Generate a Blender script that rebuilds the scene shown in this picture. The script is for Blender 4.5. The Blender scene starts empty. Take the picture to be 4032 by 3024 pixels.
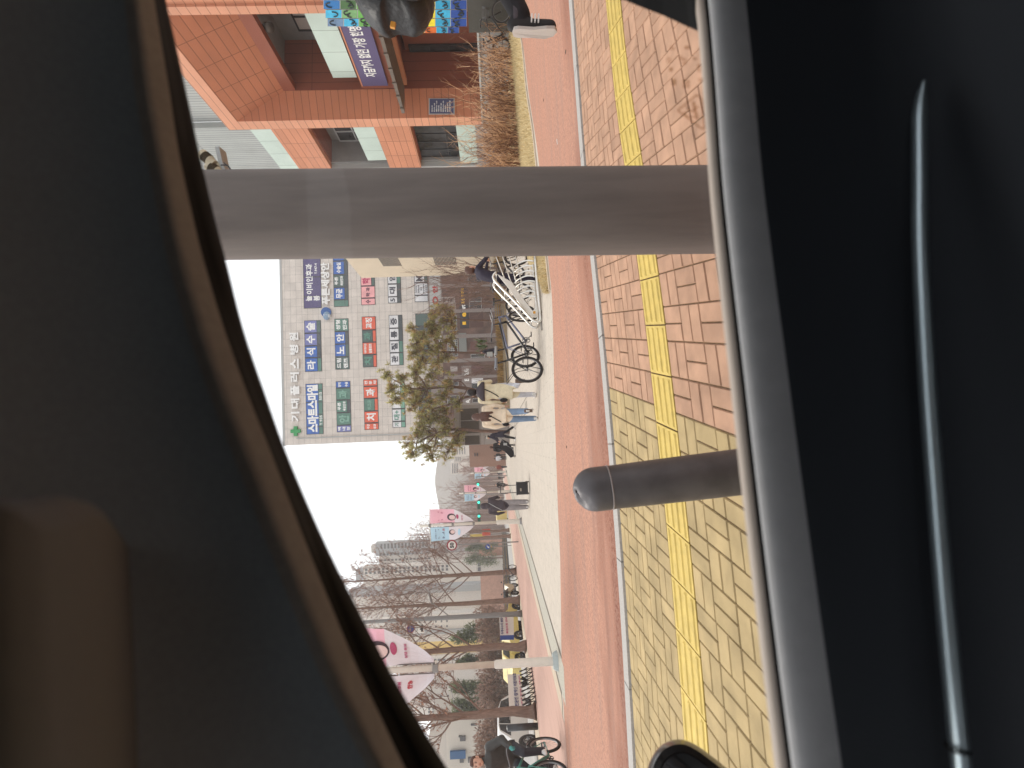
import bpy, bmesh, math, random
from mathutils import Vector as V, Matrix as MX
from math import sin, cos, pi, radians as rad
SC = bpy.context.scene
random.seed(7)
# ------------------------------------------------------------------ camera, sky, sun, exposure
FPX, HC = 1880.0, 1.0
psi, th, ro = rad(7.2), rad(1.86), rad(2.2)
F0 = V((sin(psi), cos(psi), 0)); R0 = V((cos(psi), -sin(psi), 0)); U0 = V((0, 0, 1))
CF = F0*cos(th) - U0*sin(th); CU = U0*cos(th) + F0*sin(th)
R1 = R0*cos(ro) - CU*sin(ro); U1 = CU*cos(ro) + R0*sin(ro)
CC = V((0, 0, HC))
cd = bpy.data.cameras.new('camera'); co = bpy.data.objects.new('camera', cd); SC.collection.objects.link(co)
mx = MX((-U1, R1, -CF)).transposed().to_4x4(); mx.translation = CC
co.matrix_world = mx
cd.sensor_width = 36; cd.lens = 36*FPX/4032; cd.clip_start = .01; cd.clip_end = 6000
cd.dof.use_dof = True; cd.dof.focus_distance = 11; cd.dof.aperture_fstop = 3.7
SC.camera = co
SUN_EL, SUN_AZ = rad(48), rad(-38)            # azimuth from +Y, negative = to the left
sd = bpy.data.lights.new('sun', 'SUN'); so = bpy.data.objects.new('sun', sd); SC.collection.objects.link(so)
sd.energy = 1.5; sd.angle = rad(14); sd.color = (1, .93, .84)
sdir = V((sin(SUN_AZ)*cos(SUN_EL), cos(SUN_AZ)*cos(SUN_EL), sin(SUN_EL)))
so.rotation_euler = sdir.to_track_quat('Z', 'Y').to_euler(); so.location = (0, 0, 60)
w = bpy.data.worlds.new('World'); SC.world = w; w.use_nodes = True
nt = w.node_tree; bg = nt.nodes['Background']
sk = nt.nodes.new('ShaderNodeTexSky'); sk.sky_type = 'NISHITA'; sk.sun_disc = False
sk.sun_elevation = SUN_EL; sk.sun_rotation = SUN_AZ; sk.air_density = 1.4; sk.dust_density = 2; sk.ozone_density = .6
hs = nt.nodes.new('ShaderNodeHueSaturation'); hs.inputs['Saturation'].default_value = .22; hs.inputs['Value'].default_value = 1.0
nt.links.new(sk.outputs[0], hs.inputs['Color']); 
oc = nt.nodes.new('ShaderNodeMix'); oc.data_type = 'RGBA'; oc.inputs[0].default_value = .75; oc.inputs[7].default_value = (7.6, 7.7, 7.9, 1)   # thin even overcast over the clear sky
nt.links.new(hs.outputs[0], oc.inputs[6]); nt.links.new(oc.outputs[2], bg.inputs['Color'])
bg.inputs['Strength'].default_value = .15
SC.view_settings.view_transform = 'Standard'; SC.view_settings.look = 'None'
SC.view_settings.exposure = .42; SC.view_settings.gamma = 1
SC.render.engine = 'CYCLES'
SC.cycles.max_bounces = 7; SC.cycles.transparent_max_bounces = 12; SC.cycles.use_denoising = True
# ------------------------------------------------------------------ pixel of the 4032x3024 photograph -> point of the place
def ray(x, y): return CF + R1*((1512-y)/FPX) - U1*((x-2016)/FPX)
def P(x, y, Z): return CC + ray(x, y)*Z
def G(x, y, z=0.0):
    d = ray(x, y); return CC + d*((z-HC)/d.z)
def PL(x, y, o, n):                            # hit with the plane through o, normal n
    d = ray(x, y); return CC + d*((o-CC).dot(n)/d.dot(n))
def PXX(x, y, X): return PL(x, y, V((X, 0, 0)), V((1, 0, 0)))
def PYY(x, y, Y): return PL(x, y, V((0, Y, 0)), V((0, 1, 0)))
def ppm(p): return FPX/((p-CC).dot(CF))        # pixels per metre at a point
# ------------------------------------------------------------------ materials
def lin(c): return ((c+.055)/1.055)**2.4 if c > .04045 else c/12.92
def A(r, g, b, k=1.55): return tuple(min(.9, lin(q/255)/k) for q in (r, g, b))
MATS = {}
def M(name, col, rough=.7, metal=0, var=0., scale=8, bump=0., bscale=None, stretch=None, spec=.4, col2=None, isl=0., emit=0, trans=0, detail=4, mixlo=.35, mixhi=.65):
    if name in MATS: return MATS[name]
    m = bpy.data.materials.new(name); m.use_nodes = True; nt = m.node_tree; b = nt.nodes['Principled BSDF']
    N, L = nt.nodes.new, nt.links.new
    b.inputs['Base Color'].default_value = (*col, 1); b.inputs['Roughness'].default_value = rough
    b.inputs['Metallic'].default_value = metal; b.inputs['Specular IOR Level'].default_value = spec
    if emit: b.inputs['Emission Color'].default_value = (*col, 1); b.inputs['Emission Strength'].default_value = emit
    if var or bump or isl:
        tc = N('ShaderNodeTexCoord'); mp = N('ShaderNodeMapping'); L(tc.outputs['Object'], mp.inputs[0])
        if stretch: mp.inputs['Scale'].default_value = stretch
    last = None
    if var:
        n = N('ShaderNodeTexNoise'); n.inputs['Scale'].default_value = scale; n.inputs['Detail'].default_value = detail; L(mp.outputs[0], n.inputs[0])
        r = N('ShaderNodeMapRange'); r.inputs[1].default_value = mixlo; r.inputs[2].default_value = mixhi; L(n.outputs[0], r.inputs[0])
        x = N('ShaderNodeMix'); x.data_type = 'RGBA'; L(r.outputs[0], x.inputs[0])
        c2 = col2 or tuple(min(.95, q*(1+var)) for q in col); c1 = col if col2 else tuple(q*(1-var) for q in col)
        x.inputs[6].default_value = (*c1, 1); x.inputs[7].default_value = (*c2, 1); last = x.outputs[2]
    if isl:
        g = N('ShaderNodeNewGeometry'); r = N('ShaderNodeMapRange'); r.inputs[3].default_value = 1-isl; r.inputs[4].default_value = 1+isl
        L(g.outputs['Random Per Island'], r.inputs[0])
        h = N('ShaderNodeHueSaturation'); L(r.outputs[0], h.inputs['Value']); h.inputs['Color'].default_value = (*col, 1)
        if last: L(last, h.inputs['Color'])
        last = h.outputs[0]
    if last: L(last, b.inputs['Base Color'])
    if bump:
        n = N('ShaderNodeTexNoise'); n.inputs['Scale'].default_value = bscale or scale*4; n.inputs['Detail'].default_value = 5; L(mp.outputs[0], n.inputs[0])
        u = N('ShaderNodeBump'); u.inputs['Strength'].default_value = bump; u.inputs['Distance'].default_value = .02; L(n.outputs[0], u.inputs['Height']); L(u.outputs[0], b.inputs['Normal'])
    MATS[name] = m; return m
def glassmat(name, tint=(1, 1, 1), gloss=.5):
    if name in MATS: return MATS[name]
    m = bpy.data.materials.new(name); m.use_nodes = True; nt = m.node_tree; N, L = nt.nodes.new, nt.links.new
    nt.nodes.remove(nt.nodes['Principled BSDF']); o = nt.nodes['Material Output']
    t = N('ShaderNodeBsdfTransparent'); t.inputs[0].default_value = (*tint, 1); g = N('ShaderNodeBsdfGlossy'); g.inputs['Roughness'].default_value = .02
    fr = N('ShaderNodeFresnel'); fr.inputs[0].default_value = 1.45; mu = N('ShaderNodeMath'); mu.operation = 'MULTIPLY'; mu.inputs[1].default_value = gloss
    x = N('ShaderNodeMixShader'); L(fr.outputs[0], mu.inputs[0]); L(mu.outputs[0], x.inputs[0]); L(t.outputs[0], x.inputs[1]); L(g.outputs[0], x.inputs[2]); L(x.outputs[0], o.inputs[0])
    MATS[name] = m; return m
# ------------------------------------------------------------------ mesh builder
def frame(d):
    d = d.normalized(); a = V((0, 0, 1)) if abs(d.z) < .95 else V((1, 0, 0))
    s = d.cross(a).normalized(); return s, s.cross(d).normalized()
class MB:
    def __init__(s): s.v = []; s.f = []; s.m = []; s.mats = []
    def mi(s, mat):
        if mat not in s.mats: s.mats.append(mat)
        return s.mats.index(mat)
    def add(s, vs, fs, mat):
        k = len(s.v); i = s.mi(mat); s.v += [V(p) for p in vs]
        for f in fs: s.f.append(tuple(k+q for q in f)); s.m.append(i)
        return s
    def ob(s, o, a, b, c, mat):                # box from a corner and three edge vectors
        o, a, b, c = V(o), V(a), V(b), V(c)
        if a.cross(b).dot(c) < 0: a, b = b, a
        return s.add([o, o+a, o+a+b, o+b, o+c, o+a+c, o+a+b+c, o+b+c], [(3, 2, 1, 0), (4, 5, 6, 7), (0, 1, 5, 4), (1, 2, 6, 5), (2, 3, 7, 6), (3, 0, 4, 7)], mat)
    def box(s, c, d, mat, R=None):
        R = R or MX.Identity(3); a, b, e = R @ V((d[0], 0, 0)), R @ V((0, d[1], 0)), R @ V((0, 0, d[2]))
        return s.ob(V(c)-(a+b+e)/2, a, b, e, mat)
    def poly(s, pts, mat): return s.add(pts, [tuple(range(len(pts)))], mat)
    def prism(s, pts, vec, mat):
        n = len(pts); pts = [V(p) for p in pts]; vec = V(vec)
        nrm = sum(((pts[i]-pts[0]).cross(pts[(i+1) % n]-pts[0]) for i in range(n)), V((0, 0, 0)))
        if nrm.dot(vec) > 0: pts = pts[::-1]
        return s.add(pts+[p+vec for p in pts], [tuple(range(n)), tuple(range(2*n-1, n-1, -1))]+[((i+1) % n, i, n+i, n+(i+1) % n) for i in range(n)], mat)
    def tube(s, pts, r, mat, n=8, cap=True, flat=None):
        pts = [V(p) for p in pts]; k = len(pts)
        if not hasattr(r, '__len__'): r = [r]*k
        vs = []; fs = []; pu = None
        for i, p in enumerate(pts):
            d = pts[min(i+1, k-1)]-pts[max(i-1, 0)]
            if d.length < 1e-9: d = V((0, 0, 1))
            if pu is None: a, b = frame(d)
            else:
                a = pu - d.normalized()*pu.dot(d.normalized())
                a = a.normalized() if a.length > 1e-6 else frame(d)[0]; b = a.cross(d.normalized())
            pu = a
            for j in range(n):
                t = 2*pi*j/n; vs.append(p+a*(cos(t)*r[i])+b*(sin(t)*r[i]*(flat or 1)))
        for i in range(k-1):
            for j in range(n):
                q = (j+1) % n; fs.append((i*n+j, i*n+q, (i+1)*n+q, (i+1)*n+j))
        if cap: fs += [tuple(range(n-1, -1, -1)), tuple(range((k-1)*n, k*n))]
        return s.add(vs, fs, mat)
    def cyl(s, a, b, r, mat, n=16, r2=None): return s.tube([a, b], [r, r if r2 is None else r2], mat, n)
    def ell(s, c, r, mat, n=12, R=None):
        c = V(c); R = R or MX.Identity(3); vs = []; fs = []; h = max(4, n//2)
        for i in range(h+1):
            a = pi*i/h
            for j in range(n):
                t = 2*pi*j/n; vs.append(c+R @ V((r[0]*sin(a)*cos(t), r[1]*sin(a)*sin(t), r[2]*cos(a))))
        for i in range(h):
            for j in range(n): q = (j+1) % n; fs.append((i*n+j, (i+1)*n+j, (i+1)*n+q, i*n+q))
        return s.add(vs, fs, mat)
    def torus(s, c, nrm, R, r, mat, n=32, k=8, a0=0, a1=2*pi, ry=None):
        a, b = frame(V(nrm)); c = V(c); full = abs(a1-a0-2*pi) < 1e-6; m_ = n if full else n+1
        u = V(nrm).normalized(); vs = []; fs = []
        for i in range(m_):
            t = a0+(a1-a0)*i/n; d = a*cos(t)+b*sin(t)
            for j in range(k):
                e = 2*pi*j/k; vs.append(c+d*(R+r*cos(e))+u*((ry or r)*sin(e)))
        for i in range(n):
            for j in range(k): q = (j+1) % k; p = (i+1) % m_; fs.append((i*k+j, i*k+q, p*k+q, p*k+j))
        return s.add(vs, fs, mat)
    def grid(s, rows, mat):                    # rows: list of equal-length point lists
        n = len(rows[0]); vs = [p for r in rows for p in r]
        return s.add(vs, [(i*n+j, i*n+j+1, (i+1)*n+j+1, (i+1)*n+j) for i in range(len(rows)-1) for j in range(n-1)], mat)
    def text(s, body, o, ax, up, mat, wh, depth=0., bold=.02):   # body fitted into the box o..o+ax*w..o+up*h
        global TC
        if TC is None: TC = bpy.data.curves.new('lettering', 'FONT'); TC.resolution_u = 2
        TC.body = body; TC.offset = bold; ob_ = bpy.data.objects.new('lettering', TC); SC.collection.objects.link(ob_)
        dg = bpy.context.evaluated_depsgraph_get(); me = bpy.data.meshes.new_from_object(ob_.evaluated_get(dg))
        cs = [v.co for v in me.vertices]
        if cs:
            x0, x1 = min(c.x for c in cs), max(c.x for c in cs); y0, y1 = min(c.y for c in cs), max(c.y for c in cs)
            sx, sy = wh[0]/max(1e-6, x1-x0), wh[1]/max(1e-6, y1-y0); ax, up = V(ax).normalized(), V(up).normalized(); nn = ax.cross(up)
            vs = [V(o)+ax*((c.x-x0)*sx)+up*((c.y-y0)*sy) for c in cs]; fs = [tuple(p.vertices) for p in me.polygons]
            if depth:
                k = len(vs); cnt = {}
                for f in fs:
                    for i in range(len(f)): e = (f[i], f[(i+1) % len(f)]); cnt[e] = 1
                side = [(a, b, b+k, a+k) for a, b in cnt if (b, a) not in cnt]
                fs = [tuple(q+k for q in f) for f in fs]+side; vs = vs+[v+nn*depth for v in vs]
            s.add(vs, fs, mat)
        bpy.data.objects.remove(ob_); bpy.data.meshes.remove(me); return s
    def build(s, name, parent=None, smooth=False, label=None, kind=None, cat=None, group=None, ang=None):
        if parent is not None:
            iv = MX.LocRotScale(parent.location, parent.rotation_euler, None).inverted()
            if parent.parent is not None: iv = iv @ MX.LocRotScale(parent.parent.location, parent.parent.rotation_euler, None).inverted()
            vs = [iv @ p for p in s.v]; loc = V((0, 0, 0))
        else:
            n = len(s.v); lo = [min(p[i] for p in s.v) for i in range(3)]; hi = [max(p[i] for p in s.v) for i in range(3)]
            loc = V(((lo[0]+hi[0])/2, (lo[1]+hi[1])/2, lo[2])) if kind is None else V((0, 0, 0)); vs = [p-loc for p in s.v]
        me = bpy.data.meshes.new(name); me.from_pydata(vs, [], s.f)
        for q in s.mats: me.materials.append(q)
        me.polygons.foreach_set('material_index', s.m)
        if smooth: me.polygons.foreach_set('use_smooth', [True]*len(s.f))
        me.update(); o = bpy.data.objects.new(name, me); SC.collection.objects.link(o)
        if smooth and ang: me.set_sharp_from_angle(angle=rad(ang))
        if parent is not None: o.parent = parent
        else: o.location = loc
        return tag(o, label, cat, group, kind)
TC = None
def tag(o, label=None, cat=None, group=None, kind=None):
    for k, q in (('label', label), ('category', cat), ('group', group), ('kind', kind)):
        if q: o[k] = q
    return o
def thing(name, label, cat, loc, rz=0., group=None):
    o = bpy.data.objects.new(name, None); SC.collection.objects.link(o); o.empty_display_size = .1
    o.location = loc; o.rotation_euler = (0, 0, rz); return tag(o, label, cat, group)
def dup(root, loc, rz, label=None, group=None):
    r = root.copy(); SC.collection.objects.link(r); r.location = loc; r.rotation_euler = (0, 0, rz)
    if label: r['label'] = label
    if group: r['group'] = group
    for ch in list(root.children):
        c = ch.copy(); SC.collection.objects.link(c); c.parent = r
        for g in ch.children: d = g.copy(); SC.collection.objects.link(d); d.parent = c
    return r
def smooth_pts(pts, n=6):                       # Catmull-Rom through points
    pts = [V(p) for p in pts]; out = []
    for i in range(len(pts)-1):
        a, b, c, d = pts[max(i-1, 0)], pts[i], pts[i+1], pts[min(i+2, len(pts)-1)]
        for k in range(n):
            t = k/n; out.append(((b*2)+(c-a)*t+(a*2-b*5+c*4-d)*t*t+(b*3-a-c*3+d)*t**3)/2)
    return out+[pts[-1]]
# ------------------------------------------------------------------ setting: ground, pavement, lanes, road
PINK = M('paving_pink', A(212, 167, 138), .9, var=.13, scale=7, bump=.25, bscale=160, isl=.09)
BEIGE = M('paving_beige', A(206, 180, 132), .9, var=.15, scale=5, bump=.25, bscale=160, isl=.08)
JOINT = M('paving_joint', A(120, 94, 66), .95, var=.3, scale=40)
TACT = M('tactile_yellow', A(242, 210, 116), .7, var=.10, scale=14, bump=.2, bscale=120, isl=.05)
KERB = M('kerb_granite', A(206, 200, 194), .85, var=.10, scale=60, bump=.2, bscale=200)
CREAM = M('kerb_cream', A(226, 205, 180), .85, var=.08, scale=6)
STONE = M('stone_band', A(205, 198, 182), .85, var=.2, scale=30)
DARKLINE = M('joint_dark', A(140, 128, 116), .9)
GROUND = M('ground_earth', A(186, 172, 158), .95, var=.1, scale=.4)
ASPHALT = M('asphalt_road', A(196, 190, 184), .9, var=.07, scale=1.5, stretch=(3, .12, 1))
# red bicycle lane: coarse coloured asphalt with grey wheel-worn streaks
RED = M('red_lane_asphalt', A(222, 163, 137), .9, var=.14, scale=120, bump=.7, bscale=90, detail=2)
def worn():
    nt = RED.node_tree; N, L = nt.nodes.new, nt.links.new; b = nt.nodes['Principled BSDF']; src = b.inputs['Base Color'].links[0].from_socket
    tc = N('ShaderNodeTexCoord'); mp = N('ShaderNodeMapping'); mp.inputs['Scale'].default_value = (.35, 3.2, 1); mp.inputs['Rotation'].default_value = (0, 0, .06); L(tc.outputs['Object'], mp.inputs[0])
    n = N('ShaderNodeTexNoise'); n.inputs['Scale'].default_value = 1.1; n.inputs['Detail'].default_value = 6; n.inputs['Roughness'].default_value = .65; L(mp.outputs[0], n.inputs[0])
    r = N('ShaderNodeMapRange'); r.inputs[1].default_value = .47; r.inputs[2].default_value = .72; r.inputs[4].default_value = .75; L(n.outputs[0], r.inputs[0])
    x = N('ShaderNodeMix'); x.data_type = 'RGBA'; L(r.outputs[0], x.inputs[0]); L(src, x.inputs[6]); x.inputs[7].default_value = (*A(194, 154, 138), 1)
    L(x.outputs[2], b.inputs['Base Color'])
worn()
def rough_edge():                              # coarse darker grit gathered in the gutter along the kerb
    nt = RED.node_tree; N, L = nt.nodes.new, nt.links.new; b = nt.nodes['Principled BSDF']; src = b.inputs['Base Color'].links[0].from_socket
    tc = N('ShaderNodeTexCoord'); sp = N('ShaderNodeSeparateXYZ'); L(tc.outputs['Object'], sp.inputs[0])
    mp = N('ShaderNodeMapping'); mp.inputs['Scale'].default_value = (.5, 2.2, 1); L(tc.outputs['Object'], mp.inputs[0]); n = N('ShaderNodeTexNoise'); n.inputs['Scale'].default_value = 1.3; n.inputs['Detail'].default_value = 6; L(mp.outputs[0], n.inputs[0])
    a = N('ShaderNodeMath'); a.operation = 'MULTIPLY_ADD'; a.inputs[1].default_value = 2.6; L(n.outputs[0], a.inputs[0]); L(sp.outputs[1], a.inputs[2])
    r = N('ShaderNodeMapRange'); r.inputs[1].default_value = 6.75; r.inputs[2].default_value = 5.75; r.inputs[3].default_value = 0; r.inputs[4].default_value = 1; L(a.outputs[0], r.inputs[0])
    g = N('ShaderNodeTexNoise'); g.inputs['Scale'].default_value = 24; g.inputs['Detail'].default_value = 3; g.inputs['Roughness'].default_value = .8; L(tc.outputs['Object'], g.inputs[0])
    gr = N('ShaderNodeMapRange'); gr.inputs[1].default_value = .40; gr.inputs[2].default_value = .60; gr.inputs[3].default_value = .15; gr.inputs[4].default_value = 1; L(g.outputs[0], gr.inputs[0])
    m = N('ShaderNodeMath'); m.operation = 'MULTIPLY'; L(r.outputs[0], m.inputs[0]); L(gr.outputs[0], m.inputs[1])
    x = N('ShaderNodeMix'); x.data_type = 'RGBA'; L(m.outputs[0], x.inputs[0]); L(src, x.inputs[6]); x.inputs[7].default_value = (*A(146, 86, 66), 1)
    g2 = N('ShaderNodeMapRange'); g2.inputs[1].default_value = .34; g2.inputs[2].default_value = .66; g2.inputs[3].default_value = .72; g2.inputs[4].default_value = 1.22; L(g.outputs[0], g2.inputs[0])
    h = N('ShaderNodeHueSaturation'); L(x.outputs[2], h.inputs['Color']); L(g2.outputs[0], h.inputs['Value']); L(h.outputs[0], b.inputs['Base Color'])
rough_edge()
PATHR = M('red_path_paint', A(222, 178, 160), .9, var=.06, scale=3, stretch=(2, .2, 1))
PALE = M('pale_paving', A(226, 212, 196), .9, var=.05, scale=4, bump=.15, bscale=60)
def palebricks():                              # fine running-bond joints and small dark specks
    nt = PALE.node_tree; N, L = nt.nodes.new, nt.links.new; b = nt.nodes['Principled BSDF']; src = b.inputs['Base Color'].links[0].from_socket
    tc = N('ShaderNodeTexCoord'); br = N('ShaderNodeTexBrick'); br.inputs['Scale'].default_value = 1; br.inputs['Mortar Size'].default_value = .006
    br.inputs['Brick Width'].default_value = .6; br.inputs['Row Height'].default_value = .3; L(tc.outputs['Object'], br.inputs[0])
    x = N('ShaderNodeMix'); x.data_type = 'RGBA'; mu = N('ShaderNodeMath'); mu.operation = 'MULTIPLY'; mu.inputs[1].default_value = .45
    L(br.outputs['Fac'], mu.inputs[0]); L(mu.outputs[0], x.inputs[0]); L(src, x.inputs[6]); x.inputs[7].default_value = (*A(150, 138, 124), 1)
    vo = N('ShaderNodeTexVoronoi'); vo.inputs['Scale'].default_value = 3.2; L(tc.outputs['Object'], vo.inputs[0]); r = N('ShaderNodeMapRange')
    r.inputs[1].default_value = .10; r.inputs[2].default_value = .05; r.inputs[3].default_value = 0; r.inputs[4].default_value = .6; L(vo.outputs['Distance'], r.inputs[0])
    x2 = N('ShaderNodeMix'); x2.data_type = 'RGBA'; L(r.outputs[0], x2.inputs[0]); L(x.outputs[2], x2.inputs[6]); x2.inputs[7].default_value = (*A(120, 108, 96), 1)
    L(x2.outputs[2], b.inputs['Base Color'])
palebricks()
b = MB(); b.poly([(-900, -60, -.17), (900, -60, -.17), (900, 2500, -.17), (-900, 2500, -.17)], GROUND); b.build('ground', kind='structure')
KP = smooth_pts([(-14, 5.2, 0), (-6, 4.42, 0), (-2.65, 4.17, 0), (-1.08, 4.11, 0), (.52, 4.2, 0), (1.76, 4.37, 0), (2.74, 4.53, 0), (4.76, 4.62, 0), (9, 4.8, 0), (14, 5.0, 0)], 8)
def YK(x):
    for a, c in zip(KP, KP[1:]):
        if a.x <= x <= c.x: return a.y+(c.y-a.y)*(x-a.x)/(c.x-a.x)
    return KP[0].y if x < KP[0].x else KP[-1].y
# paving blocks: basket weave, each block its own raised face
b = MB(); m_ = .232; g = .0035
FAN = [(-9, 0), (-2, 0), (-1, .07), (0, .19), (1.5, .28), (3, .44), (5, .64), (8, .72), (16, .75)]   # the courses fan out round the bend of the pavement
def fan(s, d):
    for (a, p), (c, q) in zip(FAN, FAN[1:]):
        if a <= s <= c: return s-d*(p+(q-p)*(s-a)/(c-a))
    return s
def onp(s, d, z): x = fan(s, d); return V((x, YK(x)-d, z))
def block(x0, x1, d0, d1):
    x0 += g; x1 -= g; d0 += g; d1 -= g; e = .005
    top = [(x0+e, d1-e), (x1-e, d1-e), (x1-e, d0+e), (x0+e, d0+e)]; bot = [(x0, d1), (x1, d1), (x1, d0), (x0, d0)]
    xc = (x0+x1)/2; m = BEIGE if xc < 2*m_ else PINK; dz = random.uniform(-.0015, .0015)
    vs = [onp(x, d, dz) for x, d in top]+[onp(x, d, -.007) for x, d in bot]
    b.add(vs, [(0, 1, 2, 3)]+[(4+i, 4+(i+1) % 4, (i+1) % 4, i) for i in range(4)], m)
rows = [(i*m_, 0) for i in range(5)]+[(1.51+i*m_, 1) for i in range(9)]
for k in range(-26, 50):
    for i, (d, _) in enumerate(rows):
        x = k*m_
        if (k+i) % 2: block(x, x+m_/2, d, d+m_); block(x+m_/2, x+m_, d, d+m_)
        else: block(x, x+m_, d, d+m_/2); block(x, x+m_, d+m_/2, d+m_)
b.build('pavement', kind='structure')
def strip(mb, d0, d1, z, mat, x0=-6, x1=9.3, n=60):
    xs = [x0+(x1-x0)*i/n for i in range(n+1)]
    mb.grid([[V((x, YK(x)-d0, z)) for x in xs], [V((x, YK(x)-d1, z)) for x in xs]], mat)
b = MB(); strip(b, -.02, 3.62, -.0075, JOINT); b.build('paving_bed', kind='structure')
# tactile guide strip
b = MB(); L_ = .345; d0, d1 = 1.163, 1.507
for k in range(-17, 32):
    x0, x1 = k*L_+.004+random.uniform(0, .004), (k+1)*L_-.004
    f = onp
    q_ = [f(x0, d1-.004, .001), f(x1, d1-.004, .001), f(x1, d0+.004, .001), f(x0, d0+.004, .001)]; b.prism(q_, V((0, 0, -.007)), TACT)
    for j in range(4):
        c = d0+(d1-d0)*(j+.5)/4; h = .0145
        b.add([f(x0+.012, c+h, .001), f(x1-.012, c+h, .001), f(x1-.012, c-h, .001), f(x0+.012, c-h, .001), f(x0+.024, c+h*.5, .0085), f(x1-.024, c+h*.5, .0085), f(x1-.024, c-h*.5, .0085), f(x0+.024, c-h*.5, .0085)],
              [(4, 5, 6, 7), (0, 1, 5, 4), (1, 2, 6, 5), (2, 3, 7, 6), (3, 0, 4, 7)], TACT)
b.build('tactile_paving', kind='structure')
# granite edging between pavement and bicycle lane
b = MB(); x = -6.
while x < 11.5:
    w_ = 1.0+random.uniform(-.02, .02); x1 = x+w_-.008
    for q in range(4):
        xa, xb = x+(x1-x)*q/4, x+(x1-x)*(q+1)/4
        b.add([V((xa, YK(xa)+.012, -.05)), V((xb, YK(xb)+.012, -.05)), V((xb, YK(xb)+.175, -.05)), V((xa, YK(xa)+.175, -.05)), V((xa, YK(xa)+.014, .016)), V((xb, YK(xb)+.014, .016)), V((xb, YK(xb)+.17, .016)), V((xa, YK(xa)+.17, .016))],
              [(4, 5, 6, 7), (0, 1, 5, 4), (2, 3, 7, 6)], KERB)
    x += w_
b.build('pavement_edging', kind='structure')
# red bicycle lane
far = [G(*p) for p in [(2010, 20), (2027, 68), (2056, 154), (2081, 362), (2106, 520), (2126, 674), (2159, 1022), (2175, 1202), (2184, 1579), (2197, 1993), (2206, 2194), (2212, 2597), (2219, 2776)]]
far = smooth_pts(far, 4)+[V((-5.6, 9.3, 0)), V((-10, 9.3, 0)), V((-30, 9.8, 0))]
b = MB()
b.grid([[V((p.x, min(YK(p.x), 5)+.178+(p.y-min(YK(p.x), 5)-.178)*t, .003)) for p in far] for t in (0, .25, .5, .75, 1)], RED)
b.poly([(30, 4.9, .003), (30, 16, .003), (far[0].x, far[0].y, .003), (far[0].x, 5.1, .003)], RED)
b.build('bicycle_lane', kind='structure')
# pale plaza paving, red path, stone bands, road
b = MB(); b.poly([(-5.35, 6.2, -.004), (32, 6.2, -.004), (32, 420, -.004), (-5.35, 420, -.004)], PALE); b.build('plaza_paving', kind='structure')
b = MB(); b.poly([(-9.75, 9.2, .001), (-5.1, 9.2, .001), (-5.1, 400, .001), (-9.75, 400, .001)], PATHR); b.build('red_path', kind='structure')
b = MB()
for x0, x1, z, mt in ((-5.09, -4.72, .004, CREAM), (-4.71, -4.62, .002, DARKLINE), (-4.61, -3.95, .004, STONE), (-3.94, -3.89, .002, DARKLINE)):
    b.poly([(x0, 9.6 if x0 < -4.65 else 9.0, z), (x1, 9.6 if x0 < -4.65 else 9.0, z), (x1, 400, z), (x0, 400, z)], mt)
b.build('stone_border', kind='structure')
b = MB()
for x in (1.05, 1.55): b.poly([(x, 15, .002), (x+.035, 15, .002), (x+.035, 300, .002), (x, 300, .002)], DARKLINE)
for k in range(9):
    y = 16+k*3.2
    for j in range(7): b.poly([(1.12+j*.05, y, .002), (1.14+j*.05, y, .002), (1.14+j*.05, y+1.1, .002), (1.12+j*.05, y+1.1, .002)], DARKLINE)
b.build('drain_channel', kind='structure')
b = MB(); b.ob((-11.4, 9.4, -.15), (1.6, 0, 0), (0, 390, 0), (0, 0, .152), CREAM); b.build('kerb', kind='structure')
b = MB(); b.poly([(-60, 9.4, -.15), (-11.4, 9.4, -.15), (-11.4, 420, -.15), (-60, 420, -.15)], ASPHALT); b.build('road', kind='structure')
b = MB(); WHT = M('road_paint', A(236, 232, 226), .8, var=.06, scale=9)
for x in (-12.0, -26.5):
    b.poly([(x-.07, 9.4, -.146), (x+.07, 9.4, -.146), (x+.07, 300, -.146), (x-.07, 300, -.146)], WHT)
for x in (-15.4, -18.7, -22.5):
    for k in range(16): b.poly([(x-.07, 14+k*8, -.146), (x+.07, 14+k*8, -.146), (x+.07, 18+k*8, -.146), (x-.07, 18+k*8, -.146)], WHT)
b.build('lane_markings', kind='structure')
b = MB(); b.poly([(-40, -30, -.155), (40, -30, -.155), (40, 1.0, -.155), (-40, 1.0, -.155)], M('near_asphalt', A(120, 118, 116), .9, var=.1, scale=30)); b.build('street', kind='structure')
b = MB(); b.ob((-40, .86, -.16), (80, 0, 0), (0, .16, 0), (0, 0, .158), KERB); b.build('street_kerb', kind='structure')
# dry grass bed beside the bicycle lane
bx = [G(*p) for p in [(1985, -60), (1993, 30), (2013, 200), (2033, 362), (2045, 500), (2058, 640), (2078, 830), (2110, 1015), (2152, 1150)]]
fx = [G(*p) for p in [(2003, -60), (2018, 30), (2052, 154), (2074, 362), (2098, 520), (2115, 674), (2138, 850), (2152, 1022), (2166, 1155)]]
bx, fx = smooth_pts(bx, 5), smooth_pts(fx, 5)
SOIL = M('bed_soil', A(224, 198, 146), .95, var=.2, scale=14, bump=.6)
b = MB(); back = [p+V((5, 9, 0)) for p in bx]
b.grid([[p+V((0, 0, .012)) for p in fx], [p+V((0, 0, .035)) for p in bx], [p+V((0, 0, .03)) for p in back]], SOIL); b.build('planting_bed', kind='structure')
b = MB()
for a, c in zip(fx, fx[1:]):
    d = (c-a).normalized(); n = V((d.y, -d.x, 0)); 
    if n.y > 0: n = -n
    b.ob(a+n*.10-V((0, 0, .02)), c-a, -n*.09, V((0, 0, .045)), CREAM)
b.build('bed_edging', kind='structure')
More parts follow.
